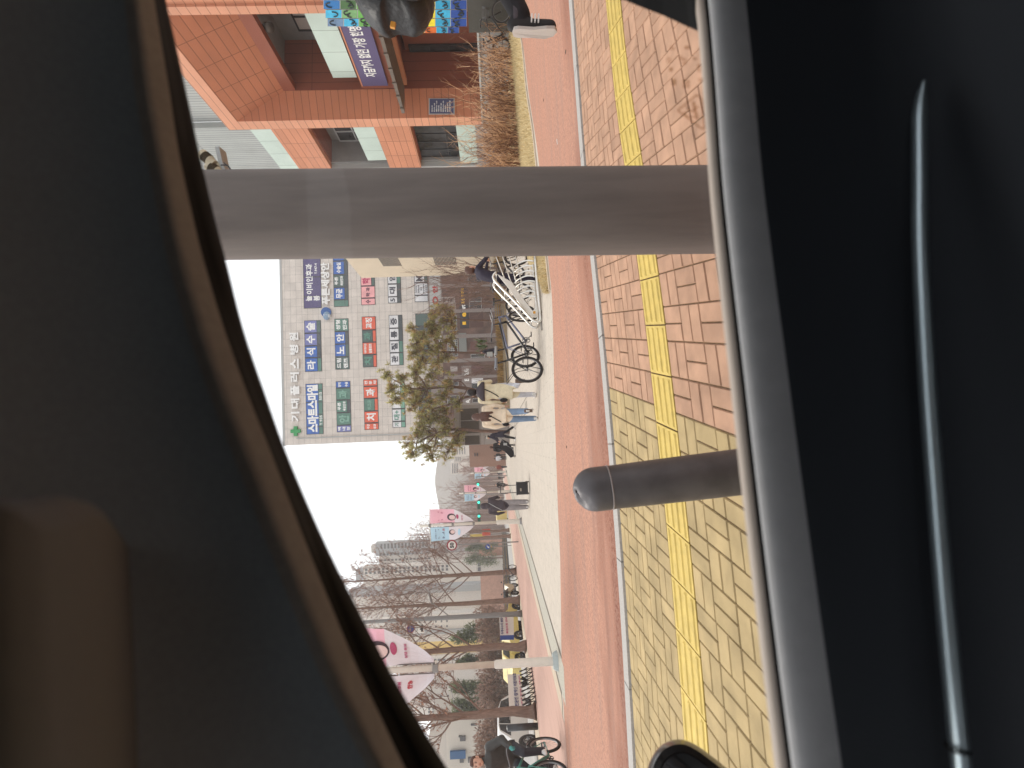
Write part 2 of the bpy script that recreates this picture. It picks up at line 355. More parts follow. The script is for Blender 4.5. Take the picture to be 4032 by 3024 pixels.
STRAW = M('dry_grass', A(242, 218, 168), .9, isl=.22); b = MB()
for _ in range(15000):
    k = random.random()*(len(bx)-1); i = int(k); t = k-i; a = fx[i].lerp(fx[i+1], t); c = bx[i].lerp(bx[i+1], t); p = a.lerp(c, random.random()**.9*1.12)
    h = random.uniform(.05, .15); an = random.uniform(0, 2*pi); q = V((cos(an), sin(an), 0)); w_ = .006
    tip = p+q.cross(V((0, 0, 1)))*random.uniform(-.6, .6)*h+V((0, 0, .02+h*.7)); b.add([p-q*w_+V((0, 0, .015)), p+q*w_+V((0, 0, .015)), tip], [(0, 1, 2)], STRAW)
b.build('grass', kind='stuff', label='strip of short straw coloured dead grass along the red lane', cat='grass')
# ------------------------------------------------------------------ foreground: the car we sit in, post, bollard
def WL(x, y, Y=.46, tilt=.0):                   # point on the window plane (leans inward towards the top)
    n = V((-.05, 1, tilt)).normalized(); return PL(x, y, V((0, Y, HC)), n)
CAR = thing('car', 'dark car interior in the foreground with grey roof lining and black door', 'car', (0, -.3, -.15))
RUB = M('rubber_seal', A(11, 10, 10, 1), .8, spec=.2); PILL = M('pillar_trim', A(160, 152, 144, 1), .9, var=.06, scale=120, bump=.1, bscale=500)
LINING = M('roof_fabric', A(150, 156, 160, 1), .95, var=.05, scale=250, bump=.15, bscale=700); VISR = M('visor_fabric', A(98, 96, 96, 1), .95, var=.05, scale=250)
DPAD = M('door_pad', A(166, 166, 168, 1), .62, var=.04, scale=60, bump=.12, bscale=600); DDARK = M('door_dark_plastic', A(44, 48, 54, 1), .6, bump=.1, bscale=500)
CHRO = M('brushed_trim', A(190, 205, 212, 1), .32, metal=.9); GLZ = glassmat('car_glass', (.97, .98, .97), .35); STK = glassmat('glass_print', (.66, .56, .48), .1)
TL = .22
eo = [(628, -150), (653, 0), (689, 160), (735, 365), (785, 600), (846, 860), (894, 1042), (960, 1300), (1048, 1560), (1135, 1800), (1290, 2158), (1499, 2573), (1621, 2793), (1760, 3024), (1874, 3200)]   # glass edge
em = [(585, -150), (608, 0), (634, 160), (668, 365), (704, 600), (760, 860), (806, 1042), (884, 1300), (978, 1560), (1074, 1800), (1212, 2158), (1382, 2573), (1485, 2793), (1595, 3024), (1690, 3200)]    # inner edge of the seal
ei = [(500, -150), (525, 0), (545, 160), (570, 365), (612, 600), (664, 860), (705, 1042), (778, 1300), (868, 1560), (962, 1800), (1100, 2158), (1268, 2573), (1372, 2793), (1489, 3024), (1590, 3200)]    # inner edge of the pillar trim
so_ = smooth_pts([WL(*p, .46, TL) for p in eo], 5); sm = smooth_pts([WL(*p, .425, TL) for p in em], 5); si = smooth_pts([WL(*p, .40, TL) for p in ei], 5)
mid = lambda a, c, t, off: [p.lerp(q, t)+V(off) for p, q in zip(a, c)]
far_ = lambda r, k: [CC+(p-CC)*k for p in r]
b = MB(); b.grid([far_([p+V((0, 0, .012)) for p in so_], 1.10), so_, mid(so_, sm, .2, (0, -.005, 0)), mid(so_, sm, .45, (0, -.006, 0)), mid(so_, sm, .6, (0, -.001, 0)), mid(so_, sm, .8, (0, -.003, 0)), sm], RUB); b.build('window_seal', CAR, True)
b = MB(); b.grid([sm, mid(sm, si, .25, (0, -.002, 0)), mid(sm, si, .6, (0, -.001, .0)), si, [p+V((0, .0, .05)) for p in si]], PILL); b.build('pillar_trim', CAR, True)
# roof lining: curves up and inward from the pillar trim over the seats
rows_ = []
for t, dy, dz in ((0, .004, .0), (.12, -.012, .03), (.3, -.05, .07), (.55, -.14, .115), (.8, -.30, .14), (1., -.55, .15), (1.3, -.9, .14), (1.6, -1.25, .06)):
    rows_.append([p+V((0, dy, dz)) for p in si])
b = MB(); b.grid(rows_, LINING); b.build('roof_lining', CAR, True)
# sun visor lying against the lining
vo = [(-250, 1990), (0, 1992), (90, 1972), (179, 1969), (285, 2018), (390, 2142), (488, 2304), (570, 2475), (651, 2679), (732, 3024), (775, 3300), (-250, 3300)]
nv = (CF*.55-CU*.83+R1*.05).normalized(); o0 = P(400, 2700, .26)
vp = [PL(x, y, o0, nv) for x, y in vo]; vs_ = smooth_pts(vp[:-1], 5)+[vp[-1]]
b = MB(); c0 = sum(vs_, V((0, 0, 0)))/len(vs_); nn = nv if nv.dot(CC-c0) > 0 else -nv
ring = [vs_, [p.lerp(c0, .0)+nn*.006 for p in vs_], [p.lerp(c0, .03)+nn*.011 for p in vs_], [p.lerp(c0, .10)+nn*.013 for p in vs_]]
b.grid([r+[r[0]] for r in ring], VISR); b.poly(ring[-1], VISR); b.build('sun_visor', CAR, True)
# door: weather strip, pad, dark panel, trim strip
dl = [(2610, -400), (2700, -120), (2765, 110), (2790, 430), (2812, 750), (2850, 1120), (2893, 1500), (2935, 1880), (2978, 2250), (3025, 2640), (3073, 3024), (3115, 3400)]
dl[0], dl[1] = (2715, -400), (2738, -120)
sA = smooth_pts([WL(*p, .45) for p in dl], 5)
def off(r, dy, dz): return [p+V((0, dy, dz)) for p in r]
STRIP = M('weather_strip', A(170, 158, 148, 1), .7)
b = MB(); b.grid([off(sA, .03, -.06), off(sA, .012, -.001), off(sA, .004, .0005), off(sA, -.002, -.001), off(sA, -.004, -.006)], STRIP); b.build('weather_strip', CAR, True)
b = MB(); b.grid([off(sA, -.0035, -.004), off(sA, -.006, -.012), off(sA, -.013, -.012), off(sA, -.0145, -.004)], RUB); b.build('glass_slot', CAR, True)
pad = [(-.0135, -.006), (-.016, -.0015), (-.019, -.0016), (-.0235, -.005), (-.0275, -.011), (-.030, -.019), (-.0315, -.027), (-.032, -.034)]
b = MB(); b.grid([off(sA, *q) for q in pad], DPAD); b.build('door_pad', CAR, True)
pan = [(-.032, -.033), (-.035, -.06), (-.045, -.14), (-.058, -.175), (-.09, -.20), (-.13, -.215), (-.15, -.23), (-.15, -.30), (-.09, -.36), (-.08, -.75)]
b = MB(); b.grid([off(sA, *q) for q in pan], DDARK); b.build('door_panel', CAR, True)
cs_ = smooth_pts([PL(x, y, V((0, .375, HC)), V((-.05, 1, 0)).normalized()) for x, y in [(3638, 318), (3622, 420), (3622, 700), (3625, 1000), (3652, 1500), (3690, 2000), (3724, 2400), (3757, 2750), (3788, 3050), (3810, 3300)]], 6)
b = MB(); n = len(cs_); b.tube(cs_, [.0015+.0055*min(1, i/7) for i in range(n)], CHRO, 10, flat=.6); b.build('trim_strip', CAR, True)
b = MB(); q = PL(3770, 2946, V((0, .375, HC)), V((-.05, 1, 0)).normalized()); b.torus(q, cs_[-6]-cs_[-12], .0068, .0009, RUB, 16, 6, ry=.0014); b.build('trim_gap', CAR, True)
# rear of the window: dark seat shoulder / belt pillar
sh = [(2360, -220), (2453, -2), (2530, 30), (2607, 59), (2700, 102), (2765, 130), (2828, 140), (2846, 118), (2860, 80), (2885, 26), (2960, 0), (3300, 40), (3500, 110), (3700, 170), (4100, 210), (4300, -250)]
o1 = V((0, .33, HC)); b = MB(); b.prism([PL(x, y, o1, V((-.35, 1, 0)).normalized()) for x, y in sh], (.16, -.10, 0), M('seat_black', A(16, 16, 18, 1), .8)); b.build('seat_shoulder', CAR)
# cabin shell behind the lens (added to keep it dark, far window covered)
SHELL = M('cabin_shell', A(26, 26, 28, 1), .9); b = MB()
b.poly([(-1.3, -1.15, .35), (1.5, -1.15, .35), (1.5, -1.15, -.05), (-1.3, -1.15, -.05)], SHELL); b.poly([(-1.4, -1.15, .1), (1.5, -1.15, .1), (1.5, .42, .1), (-1.4, .42, .1)], SHELL)
b.poly([(1.3, -1.15, .1), (1.3, .3, .1), (1.1, .3, 1.3), (1.1, -1.15, 1.3)], SHELL); b.poly([(-1.4, -1.1, .1), (-1.4, .42, .1), (-1.2, .42, .72), (-1.2, -1.1, .72)], SHELL)
b.poly([(-1.3, -1.12, .30), (1.5, -1.12, .30), (1.5, -1.12, 1.32), (-1.3, -1.12, 1.32)], SHELL)
b.poly([(-.95, -1.15, 1.5), (1.5, -1.15, 1.5), (1.5, .33, 1.5), (-.95, .33, 1.5)], SHELL); b.poly([(1.5, -1.15, 1.3), (1.5, .33, 1.3), (1.5, .33, 1.52), (1.5, -1.15, 1.52)], SHELL)
b.build('cabin_shell', CAR)
# outer skin of the door below the glass, and the roof skin
PAINT = M('car_paint', A(70, 72, 76, 1), .25, spec=.6); b = MB()
b.grid([off(sA, .014, -.004), off(sA, .03, -.03), off(sA, .10, -.16), off(sA, .13, -.34), off(sA, .10, -.60), off(sA, .04, -.72)], PAINT); b.build('door_skin', CAR, True)
b = MB(); b.grid([far_([p+V((0, 0, .014)) for p in so_], 1.10), [p+V((0, .03, .045)) for p in so_], [p+V((0, -.05, .10)) for p in si], [p+V((0, -.30, .175)) for p in si], [p+V((0, -.7, .18)) for p in si], [p+V((0, -1.25, .08)) for p in si]], PAINT); b.build('roof_skin', CAR, True)
# glass pane with its printed mark
gt = [p+V((0, .004, 0)) for p in so_]; gb = [p+V((0, .004, -.01)) for p in sA]
k = min(len(gt), len(gb)); b = MB(); b.grid([[gt[int(i*(len(gt)-1)/(k-1))] for i in range(k)], [gb[int(i*(len(gb)-1)/(k-1))] for i in range(k)]], GLZ); PANE = b.build('window_glass', CAR, True)
def onglass(x, y): return WL(x, y, .4475, 0.03)
b = MB()
def gline(pts, w):
    pts = [onglass(*p) for p in pts]
    for a, c in zip(pts, pts[1:]):
        d = (c-a).normalized(); s = d.cross(V((0, 1, 0))).normalized()*w/2; b.poly([a-s, c-s, c+s, a+s], STK)
gline([(2668, 435), (2745, 372), (2762, 390), (2775, 505), (2765, 508), (2668, 435)], .0022)
gline([(2693, 440), (2705, 458), (2735, 462)], .0018); gline([(2700, 418), (2722, 440), (2750, 418)], .002); gline([(2730, 400), (2745, 470)], .004)
for x, y, w_, h_ in ((2640, 185, 14, 10), (2695, 180, 22, 14), (2628, 228, 12, 18), (2634, 265, 16, 16), (2645, 310, 18, 26), (2690, 230, 10, 22), (2728, 225, 16, 12), (2748, 255, 10, 26), (2752, 310, 14, 10), (2690, 315, 8, 30), (2705, 318, 8, 26), (2676, 222, 9, 12)):
    if w_ > 15: b.poly([onglass(x, y), onglass(x+w_, y), onglass(x+w_, y+h_), onglass(x, y+h_)], STK)
    else: gline([(x, y), (x+w_, y), (x+w_, y+h_), (x, y+h_), (x, y)], .0014)
b.build('warning_print', PANE)
# side mirror
MIRB = M('mirror_gloss_black', A(26, 24, 24, 1), .18, spec=.6); mc = P(2720, 3215, .92)
b = MB(); mp_ = [(2545, 3040), (2562, 2990), (2592, 2945), (2636, 2917), (2690, 2912), (2745, 2936), (2800, 2975), (2850, 3015), (2885, 3060), (2890, 3250), (2850, 3400), (2600, 3400), (2550, 3250)]
nm = V((-.35, .94, 0)).normalized(); mpts = [PL(x, y, mc, nm) for x, y in mp_]; ms = smooth_pts(mpts+[mpts[0]], 4)[:-1]; cm = sum(ms, V((0, 0, 0)))/len(ms)
bk_ = lambda k, t: [CC+(p.lerp(cm, t)-CC)*k for p in ms]
b.grid([r+[r[0]] for r in (bk_(.965, .3), bk_(.968, .12), bk_(.985, .03), ms, bk_(1.04, .10), bk_(1.08, .4))], MIRB)
b.poly(bk_(.965, .3), MIRB); b.poly(bk_(1.08, .4)[::-1], MIRB); MIR = b.build('side_mirror', CAR, True, ang=50)
b = MB(); b.tube([P(2800, 3290, .90), P(3000, 3360, .72), P(3140, 3420, .52)], [.05, .04, .035], MIRB, 10); b.build('mirror_arm', MIR, True)
b = MB(); b.poly(bk_(.963, .34), M('mirror_face', (.6, .62, .65), .03, metal=1)); b.build('mirror_glass', MIR)
# ------------------------------------------------------------------ big grey post on the pavement
PZ = 1.98; pb, pt = P(3060, 826.5, PZ), P(820, 851.5, PZ); ax = (pt-pb).normalized(); pb = pb-ax*((pb.z)/ax.z); pt = pb+ax*4.6; pr = 166*PZ/FPX
POST = thing('post', 'thick grey post wrapped in dimpled anti poster sheet, standing close to the car window', 'post', pb)
WRAP = M('post_wrap', A(104, 95, 91, 1.0), .75, var=.10, scale=6, stretch=(3, 3, .35))
nt = WRAP.node_tree; bs = nt.nodes['Principled BSDF']; tc = nt.nodes.new('ShaderNodeTexCoord'); vo_ = nt.nodes.new('ShaderNodeTexVoronoi'); mp2 = nt.nodes.new('ShaderNodeMapping'); mp2.inputs['Scale'].default_value = (1, 1, 1)
vo_.inputs['Scale'].default_value = 150; vo_.inputs['Randomness'].default_value = .05; nt.links.new(tc.outputs['Object'], mp2.inputs[0]); nt.links.new(mp2.outputs[0], vo_.inputs[0])
bu = nt.nodes.new('ShaderNodeBump'); bu.inputs['Strength'].default_value = .35; bu.inputs['Distance'].default_value = .002; nt.links.new(vo_.outputs['Distance'], bu.inputs['Height']); nt.links.new(bu.outputs[0], bs.inputs['Normal'])
b = MB(); b.tube([pb, pt], [pr*.99, pr*1.035], WRAP, 64, False); b.build('shaft', POST, True)
# bollard with a dented domed cap, leaning
BZ = 1.86; bt, bb = P(2392, 1920, BZ), P(2950, 1853, BZ-.02); bx_ = (bt-bb).normalized(); bb = bb-bx_*(bb.z/bx_.z); br_ = 84*BZ/FPX
BOL = thing('bollard', 'leaning dark grey steel bollard with a dented domed cap on the yellow paving', 'bollard', bb)
BST = M('bollard_steel', A(96, 92, 94, 1.1), .5, metal=.35, var=.22, scale=7, bump=.06, bscale=60)
b = MB(); b.tube([bb, bb.lerp(bt, .55), bt], [br_*1.06, br_*1.04, br_*1.0], BST, 40, False); b.build('shaft', BOL, True)
b = MB(); sx, sy = frame(bx_); hcap = .135; vs = []; nr = 14; nn_ = 40
for i in range(nr+1):
    t = i/nr
    if t < .4: r_, h_ = 1.02, t/.4*.05
    else: a = (t-.4)/.6*pi/2; r_, h_ = 1.02*cos(a), .05+(hcap-.05)*sin(a)
    for j in range(nn_):
        an = 2*pi*j/nn_; d = sx*cos(an)+sy*sin(an); p = bt+d*(br_*r_)+bx_*h_
        for c_, R_, dep in ((bt+bx_*.135+(-R1*.012-CF*.02), .034, .030), (bt+bx_*.118+(-R1*.05-CF*.03), .036, .030), (bt+bx_*.10-R1*.03-CF*.07, .03, .012), (bt+bx_*.07-R1*.06-CF*.055, .022, .008)):
            q = (p-c_).length
            if q < R_: p = p-(bx_*.8+d*.4)*(dep*(1-(q/R_)**2))
        vs.append(p)
b.add(vs, [(i*nn_+j, i*nn_+(j+1) % nn_, (i+1)*nn_+(j+1) % nn_, (i+1)*nn_+j) for i in range(nr) for j in range(nn_)], BST); b.build('cap', BOL, True, label='dented domed cap')
b = MB(); b.torus(bt-bx_*.008, bx_, br_*1.01, .003, M('seam_light', A(150, 140, 138, 1), .5), 40, 6); b.build('seam_ring', BOL, True)
# ------------------------------------------------------------------ terracotta clad building on the right (its long face runs away from us)
def panelmat(name, col, sz, off=(0, 0, 0), joint=None, var=.05, jw=.012, stag=0., rough=.75, axes='yz'):
    m = M(name, col, rough, var=var, scale=.9, isl=0); nt = m.node_tree; N, L = nt.nodes.new, nt.links.new; b = nt.nodes['Principled BSDF']; src = b.inputs['Base Color'].links[0].from_socket
    tc = N('ShaderNodeTexCoord'); sp = N('ShaderNodeSeparateXYZ'); cb = N('ShaderNodeCombineXYZ'); L(tc.outputs['Object'], sp.inputs[0])
    L(sp.outputs['XYZ'.index(axes[0].upper())], cb.inputs[0]); L(sp.outputs['XYZ'.index(axes[1].upper())], cb.inputs[1])
    br = N('ShaderNodeTexBrick'); br.offset = stag; br.inputs['Scale'].default_value = 1; br.inputs['Mortar Size'].default_value = jw; br.inputs['Mortar Smooth'].default_value = 0
    br.inputs['Brick Width'].default_value = sz[0]; br.inputs['Row Height'].default_value = sz[1]; br.inputs['Color1'].default_value = (.93, .93, .93, 1); br.inputs['Color2'].default_value = (1.05, 1.05, 1.05, 1); br.inputs['Bias'].default_value = 0
    j = joint or tuple(q*.45 for q in col); br.inputs['Mortar'].default_value = (1, 1, 1, 1); L(cb.outputs[0], br.inputs[0])
    mu = N('ShaderNodeMix'); mu.data_type = 'RGBA'; mu.blend_type = 'MULTIPLY'; mu.inputs[0].default_value = 1; L(src, mu.inputs[6]); L(br.outputs['Color'], mu.inputs[7])
    x = N('ShaderNodeMix'); x.data_type = 'RGBA'; L(br.outputs['Fac'], x.inputs[0]); L(mu.outputs[2], x.inputs[6]); x.inputs[7].default_value = (*j, 1); L(x.outputs[2], b.inputs['Base Color']); return m
XF, XR, XD = 15.5, 16.6, 19.0
TERRA = panelmat('terracotta_panel', A(212, 143, 110, 1.2), (1.2, .34)); TERRY = panelmat('terracotta_edge', A(218, 155, 124, 1.15), (9, .34))
TDARK = panelmat('terracotta_shaded', A(140, 78, 58, 1.0), (.5, 9), axes='xz'); TREV = panelmat('terracotta_reveal', A(194, 123, 90, 1.1), (1.2, .34))  # TDARK: shade of faces turned from the sun put into the colour
SIDING = panelmat('grey_siding', A(178, 182, 180, 1.2), (.16, 3.1), stag=.5, joint=A(138, 142, 142)); PALEG = panelmat('pale_glass_panel', A(205, 222, 212, 1.2), (1.05, 9), jw=.01, rough=.25)
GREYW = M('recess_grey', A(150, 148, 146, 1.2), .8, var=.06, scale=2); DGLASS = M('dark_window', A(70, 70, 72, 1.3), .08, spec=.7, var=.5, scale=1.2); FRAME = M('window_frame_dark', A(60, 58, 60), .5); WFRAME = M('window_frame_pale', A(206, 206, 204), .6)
f = lambda x, y, X=XF: PXX(x, y, X)
yA, yB, yC = f(1500, 496).y, f(1500, 690).y, f(1400, 1090).y
zz = lambda x, X=XF: f(x, 497, X).z
OB = thing('terracotta_building', 'long orange terracotta clad building with a deep portal, behind the bare bushes', 'building', (XF, yA, 0))
b = MB(); zt = zz(893)
# left wall between its openings (bands in height), 0.35 thick
y0, y1 = yA+.02, yC
zw = [zz(2060), zz(1871), zz(1794), zz(1614), zz(1470), zz(1383), zz(1204), zz(1057), zz(970), zz(700)]
yw = f(1500, 660).y
def band(z0, z1, mat, ya=y0, yb=y1, X=XF, th=.3): b.ob((X, ya, z0), (th, 0, 0), (0, yb-ya, 0), (0, 0, z1-z0), mat)
band(zw[3], zw[4], TERRA); band(zw[6], zw[7], TERRA); band(zw[7], zw[8]+.0, PALEG, X=XF+.06)
band(zw[8], zw[9]+7, SIDING, X=XF+.1, yb=f(1300, 985).y); band(zw[8], f(1400, 1031).z+.3, GREYW, ya=f(1300, 985).y, X=XF+.1); b.ob((XF+.4, f(1000, -160).y, zz(893)-1), (.2, 0, 0), (0, yA-f(1000, -160).y, 0), (0, 0, 10), SIDING); band(-.1, zw[1], GREYW)
band(zw[1], zw[3], WFRAME, yw, y1); band(zw[4], zw[6], WFRAME, yw, yw+1.2); band(zw[4], zw[6], TERRA, yw+1.2, y1)
b.build('wall', OB)
CREAMW = M('cream_render', A(226, 208, 184, 1.25), .9, var=.04, scale=.6); b = MB(); yq = f(1400, 960).y
zc = f(1372, 1031, XF-.25).z; b.ob((XF-.25, yq, -.1), (9, 0, 0), (0, f(1500, 1092, XF-.25).y-yq, 0), (0, 0, zc+.1), CREAMW); b.build('cream_end_wall', OB)
def vent(x0, x1, ya, yb):
    b = MB(); X = XF-.27; p0, p1 = f(x1, yb, X), f(x0, ya, X); n = 16
    for i in range(n): b.ob((X, p0.y, p0.z+(p1.z-p0.z)*i/n), (.03, 0, 0), (0, p1.y-p0.y, 0), (0, 0, (p1.z-p0.z)/n*.5), M('vent_slat', A(92, 88, 90), .6))
    b.build('vent', OB)
vent(1476, 1582, 1000, 1047); vent(1697, 1798, 1000, 1042)
# recess behind the left openings
b = MB(); b.ob((XF+1.6, y0, zw[4]), (.1, 0, 0), (0, yw-y0, 0), (0, 0, zw[6]-zw[4]), GREYW); b.build('recess_wall', OB)
for z0, z1, X in ((zw[4], zw[6], XF+.3), (zw[1], zw[3], XF+.3)):
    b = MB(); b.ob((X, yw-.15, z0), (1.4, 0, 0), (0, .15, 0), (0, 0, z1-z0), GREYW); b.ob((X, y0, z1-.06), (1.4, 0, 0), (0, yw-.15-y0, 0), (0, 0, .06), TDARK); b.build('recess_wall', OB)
def win(X, ya, yb, z0, z1, nx, nz, glass=None, frm=None):
    w_ = MB(); w_.ob((X, ya, z0), (.05, 0, 0), (0, yb-ya, 0), (0, 0, z1-z0), glass or DGLASS); o = w_.build('window', OB)
    q = MB(); t = .07
    for i in range(nx+1): q.ob((X-.04, ya+(yb-ya-t)*i/nx, z0), (.045, 0, 0), (0, t, 0), (0, 0, z1-z0), frm or FRAME)
    for i in range(nz+1): q.ob((X-.035, ya, z0+(z1-z0-t)*i/nz), (.036, 0, 0), (0, yb-ya, 0), (0, 0, t), frm or FRAME)
    q.build('frame', o); return o
win(XF+1.5, y0, yw-.2, zw[5]-.3, zw[6]-.5, 4, 2, frm=WFRAME); win(XF+.5, y0, yw-.1, zw[1], zw[3], 5, 2)
b = MB(); b.ob((XF+.12, y0, zw[4]), (.05, 0, 0), (0, yw-.5-y0, 0), (0, 0, zw[5]-zw[4]), PALEG); b.build('glass_railing', OB)
b = MB(); b.ob((XF+.1, y0, zw[1]-.0), (.05, 0, 0), (0, yw-.1-y0, 0), (0, 0, zw[2]-zw[1]), PALEG); b.build('glass_railing', OB)
# portal: front edge strip, splayed reveal, deep dark recess
b = MB(); yI = f(933, 475).y; zI = f(933, 475).z; yE = f(1000, -160).y
b.ob((XF-.05, yI, -.1), (.3, 0, 0), (0, yA-yI, 0), (0, 0, zt+.1), TERRY); b.ob((XF-.05, yE, zI), (.3, 0, 0), (0, yI-yE, 0), (0, 0, zt-zI), TERRY)
yR0, yR1 = f(1300, 15).y, f(1300, 47).y; b.ob((XF-.05, yR0, -.1), (.4, 0, 0), (0, yR1-yR0, 0), (0, 0, zI+.1), TERRY); b.ob((XF+.03, yE, -.1), (.4, 0, 0), (0, yR0-yE, 0), (0, 0, zI+.1), TERRA); b.build('portal_edge', OB)
cI, cR = V((XF-.05, yI, zI)), f(1117, 358, XR); b = MB()
b.poly([cI, V((XF-.05, yI, -.1)), V((XR, cR.y, -.1)), cR], TREV); b.poly([cI, cR, V((XR, yE, cR.z)), V((XF-.05, yE, zI))], TREV)
b.poly([cR, V((XR, cR.y, cR.z)), V((XR, yE, cR.z)), V((XR, yE, cR.z))][:3], TREV); b.build('portal_reveal', OB)
jn = (cI-V((XF-.05, yI, -.1))).cross(V((XR, cR.y, -.1))-V((XF-.05, yI, -.1))).normalized()
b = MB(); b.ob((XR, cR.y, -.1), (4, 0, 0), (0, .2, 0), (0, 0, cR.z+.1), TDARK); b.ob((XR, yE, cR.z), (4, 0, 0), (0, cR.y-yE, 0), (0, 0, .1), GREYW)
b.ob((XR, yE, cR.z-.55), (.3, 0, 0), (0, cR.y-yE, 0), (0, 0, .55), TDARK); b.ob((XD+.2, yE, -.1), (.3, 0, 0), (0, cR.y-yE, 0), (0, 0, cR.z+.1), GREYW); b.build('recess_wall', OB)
zb0, zb1 = f(1470, 250, XR).z, f(1405, 250, XR).z
b = MB(); pr0, pr1 = f(1312, 308, XR), f(1406, 308, XR); b.ob((XR+.02, yE, pr1.z), (.06, 0, 0), (0, pr0.y-yE, 0), (0, 0, pr0.z-pr1.z), PALEG); b.build('glass_railing', OB)
win(XD+.1, yE, cR.y-.6, pr0.z-.4, cR.z-.9, 9, 2, M('pale_window', A(196, 186, 178, 1.1), .25, var=.08, scale=.6), FRAME)
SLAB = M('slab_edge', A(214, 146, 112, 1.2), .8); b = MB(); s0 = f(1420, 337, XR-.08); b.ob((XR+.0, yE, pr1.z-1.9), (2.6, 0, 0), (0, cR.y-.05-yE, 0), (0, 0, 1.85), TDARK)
b.build('floor_slab', OB)
b = MB(); k0, k1 = f(1429, 339, XR-.12), f(1529, 339, XR-.12); BANP = M('banner_purple', A(96, 84, 122, 1.1), .7, var=.05, scale=1)
b.ob((XR-.12, yE, k1.z), (.05, 0, 0), (0, k0.y-yE, 0), (0, 0, k0.z-k1.z), BANP); b.ob((XR-.135, yE, k0.z), (.07, 0, 0), (0, k0.y-yE, 0), (0, 0, .05), SLAB)
BN = b.build('banner', None, label='long purple banner with white lettering hung under the glass railing', cat='banner')
b = MB(); WL_ = M('letter_white', A(244, 242, 240, 1.1), .6); BLK = M('letter_black', (.02, .02, .022), .6)
t0, t1 = f(1470, 302, XR-.13), f(1470, 80, XR-.13); b.text('지금까지 없던 가장 현명한', V((XR-.132, t0.y, k1.z+(k0.z-k1.z)*.30)), (0, -1, 0), (0, 0, 1), WL_, (t0.y-t1.y, (k0.z-k1.z)*.46), bold=.03); b.build('lettering', BN)
# canopy and entrance under it
CAN = M('canopy_grey', A(118, 106, 96, 1.1), .5, metal=.3, var=.1, scale=3); b = MB(); c0, c1 = f(1548, 475, XF+.1), f(1562, 475, XF+.1)
e0 = f(1500, 200, XR-.9); b.ob((XF-.25, yE, f(1490, 106, XF-.2).z-.08), (1.35, 0, 0), (0, yI-.6-yE, 0), (0, 0, .14), CAN)
for i in range(9): yy = yE+(yI-.6-yE)*(i+.5)/9; b.ob((XF-.3, yy, f(1490, 106, XF-.2).z-.1), (.06, 0, 0), (0, .05, 0), (0, 0, .18), CAN)
b.build('canopy', OB)
zs = f(1577, 230, XR).z; b = MB(); b.ob((XR-.05, yE, zs), (.3, 0, 0), (0, f(1560, 332, XR).y-yE, 0), (0, 0, .5), SLAB); b.build('fascia', OB)
b = MB(); b.ob((XD-.4, yE, -.1), (.3, 0, 0), (0, cR.y-yE, 0), (0, 0, zs+.2), TDARK); b.build('entrance_wall', OB)
win(XD-.5, f(1700, 226, XD-.5).y-.0, f(1700, 180, XD-.5).y, .9, zs-.2, 2, 3) if False else None
ya_, yb_ = f(1700, 176, XD-.5).y, f(1700, 226, XD-.5).y; win(XD-.5, ya_, yb_, .8, zs-.1, 2, 4)
b = MB(); b.ob((XF-.4, f(1900, 200).y-3, .0), (.4, 0, 0), (0, f(1900, 470).y-f(1900, 200).y+3, 0), (0, 0, 1.15), GREYW); b.ob((XF-.45, f(1900, 200).y-3, 1.15), (.5, 0, 0), (0, f(1900, 470).y-f(1900, 200).y+3, 0), (0, 0, .08), WFRAME)
b.build('ramp_wall', None, label='low grey stone ramp wall behind the bushes at the foot of the orange facade', cat='wall')
# plaque, lamp
PLQ = M('plaque_blue', A(74, 78, 112, 1.1), .5); jo = cI-jn*.04 if jn.dot(CC-cI) < 0 else cI+jn*.04
pa, pb_, pc, pd = [PL(x, y, jo, jn) for x, y in ((1688, 450), (1688, 387), (1790, 387), (1790, 450))]; b = MB(); b.prism([pa, pb_, pc, pd], -(jo-cI), WFRAME)
c_ = (pa+pb_+pc+pd)/4; o_ = (jo-cI)*.25; b.poly([c_+(p-c_)*.92+o_ for p in (pd, pc, pb_, pa)], PLQ); pq = b.build('plaque', None, label='small dark blue notice board with white lines of writing on the orange jamb', cat='notice')
ax_ = (pb_-pa).normalized(); up_ = (pa-pd).normalized(); W_, H_ = (pb_-pa).length, (pa-pd).length
for i, s_ in enumerate(['영업시간 안내', '평일 09:00 ~ 16:00', '입출금 07:00 ~ 23:30', '계좌이체', '상담전화 1588', '현금서비스 00:10 ~ 23:50', '365일 연중무휴', '공휴일 휴무', '이용안내']): b = MB(); b.text(s_, pd+ax_*W_*.14+up_*H_*(.84-.085*i)+o_*2, ax_, up_, WL_, (W_*(.4+.3*((i*7) % 3)/2), H_*.05), bold=.03); b.build('lettering', pq)
b = MB(); q = f(1040, 100, XR+.6); LAMPM = M('lamp_housing', A(120, 112, 104), .4, metal=.5); b.tube([q+V((0, 0, .35)), q], .05, LAMPM); b.tube([q, q+V((-.1, -.05, -.12)), q+V((-.2, -.1, -.3))], [.05, .16, .2], LAMPM, 14); b.build('floodlight', None, True, label='small dark round floodlight under the portal ceiling', cat='lamp')
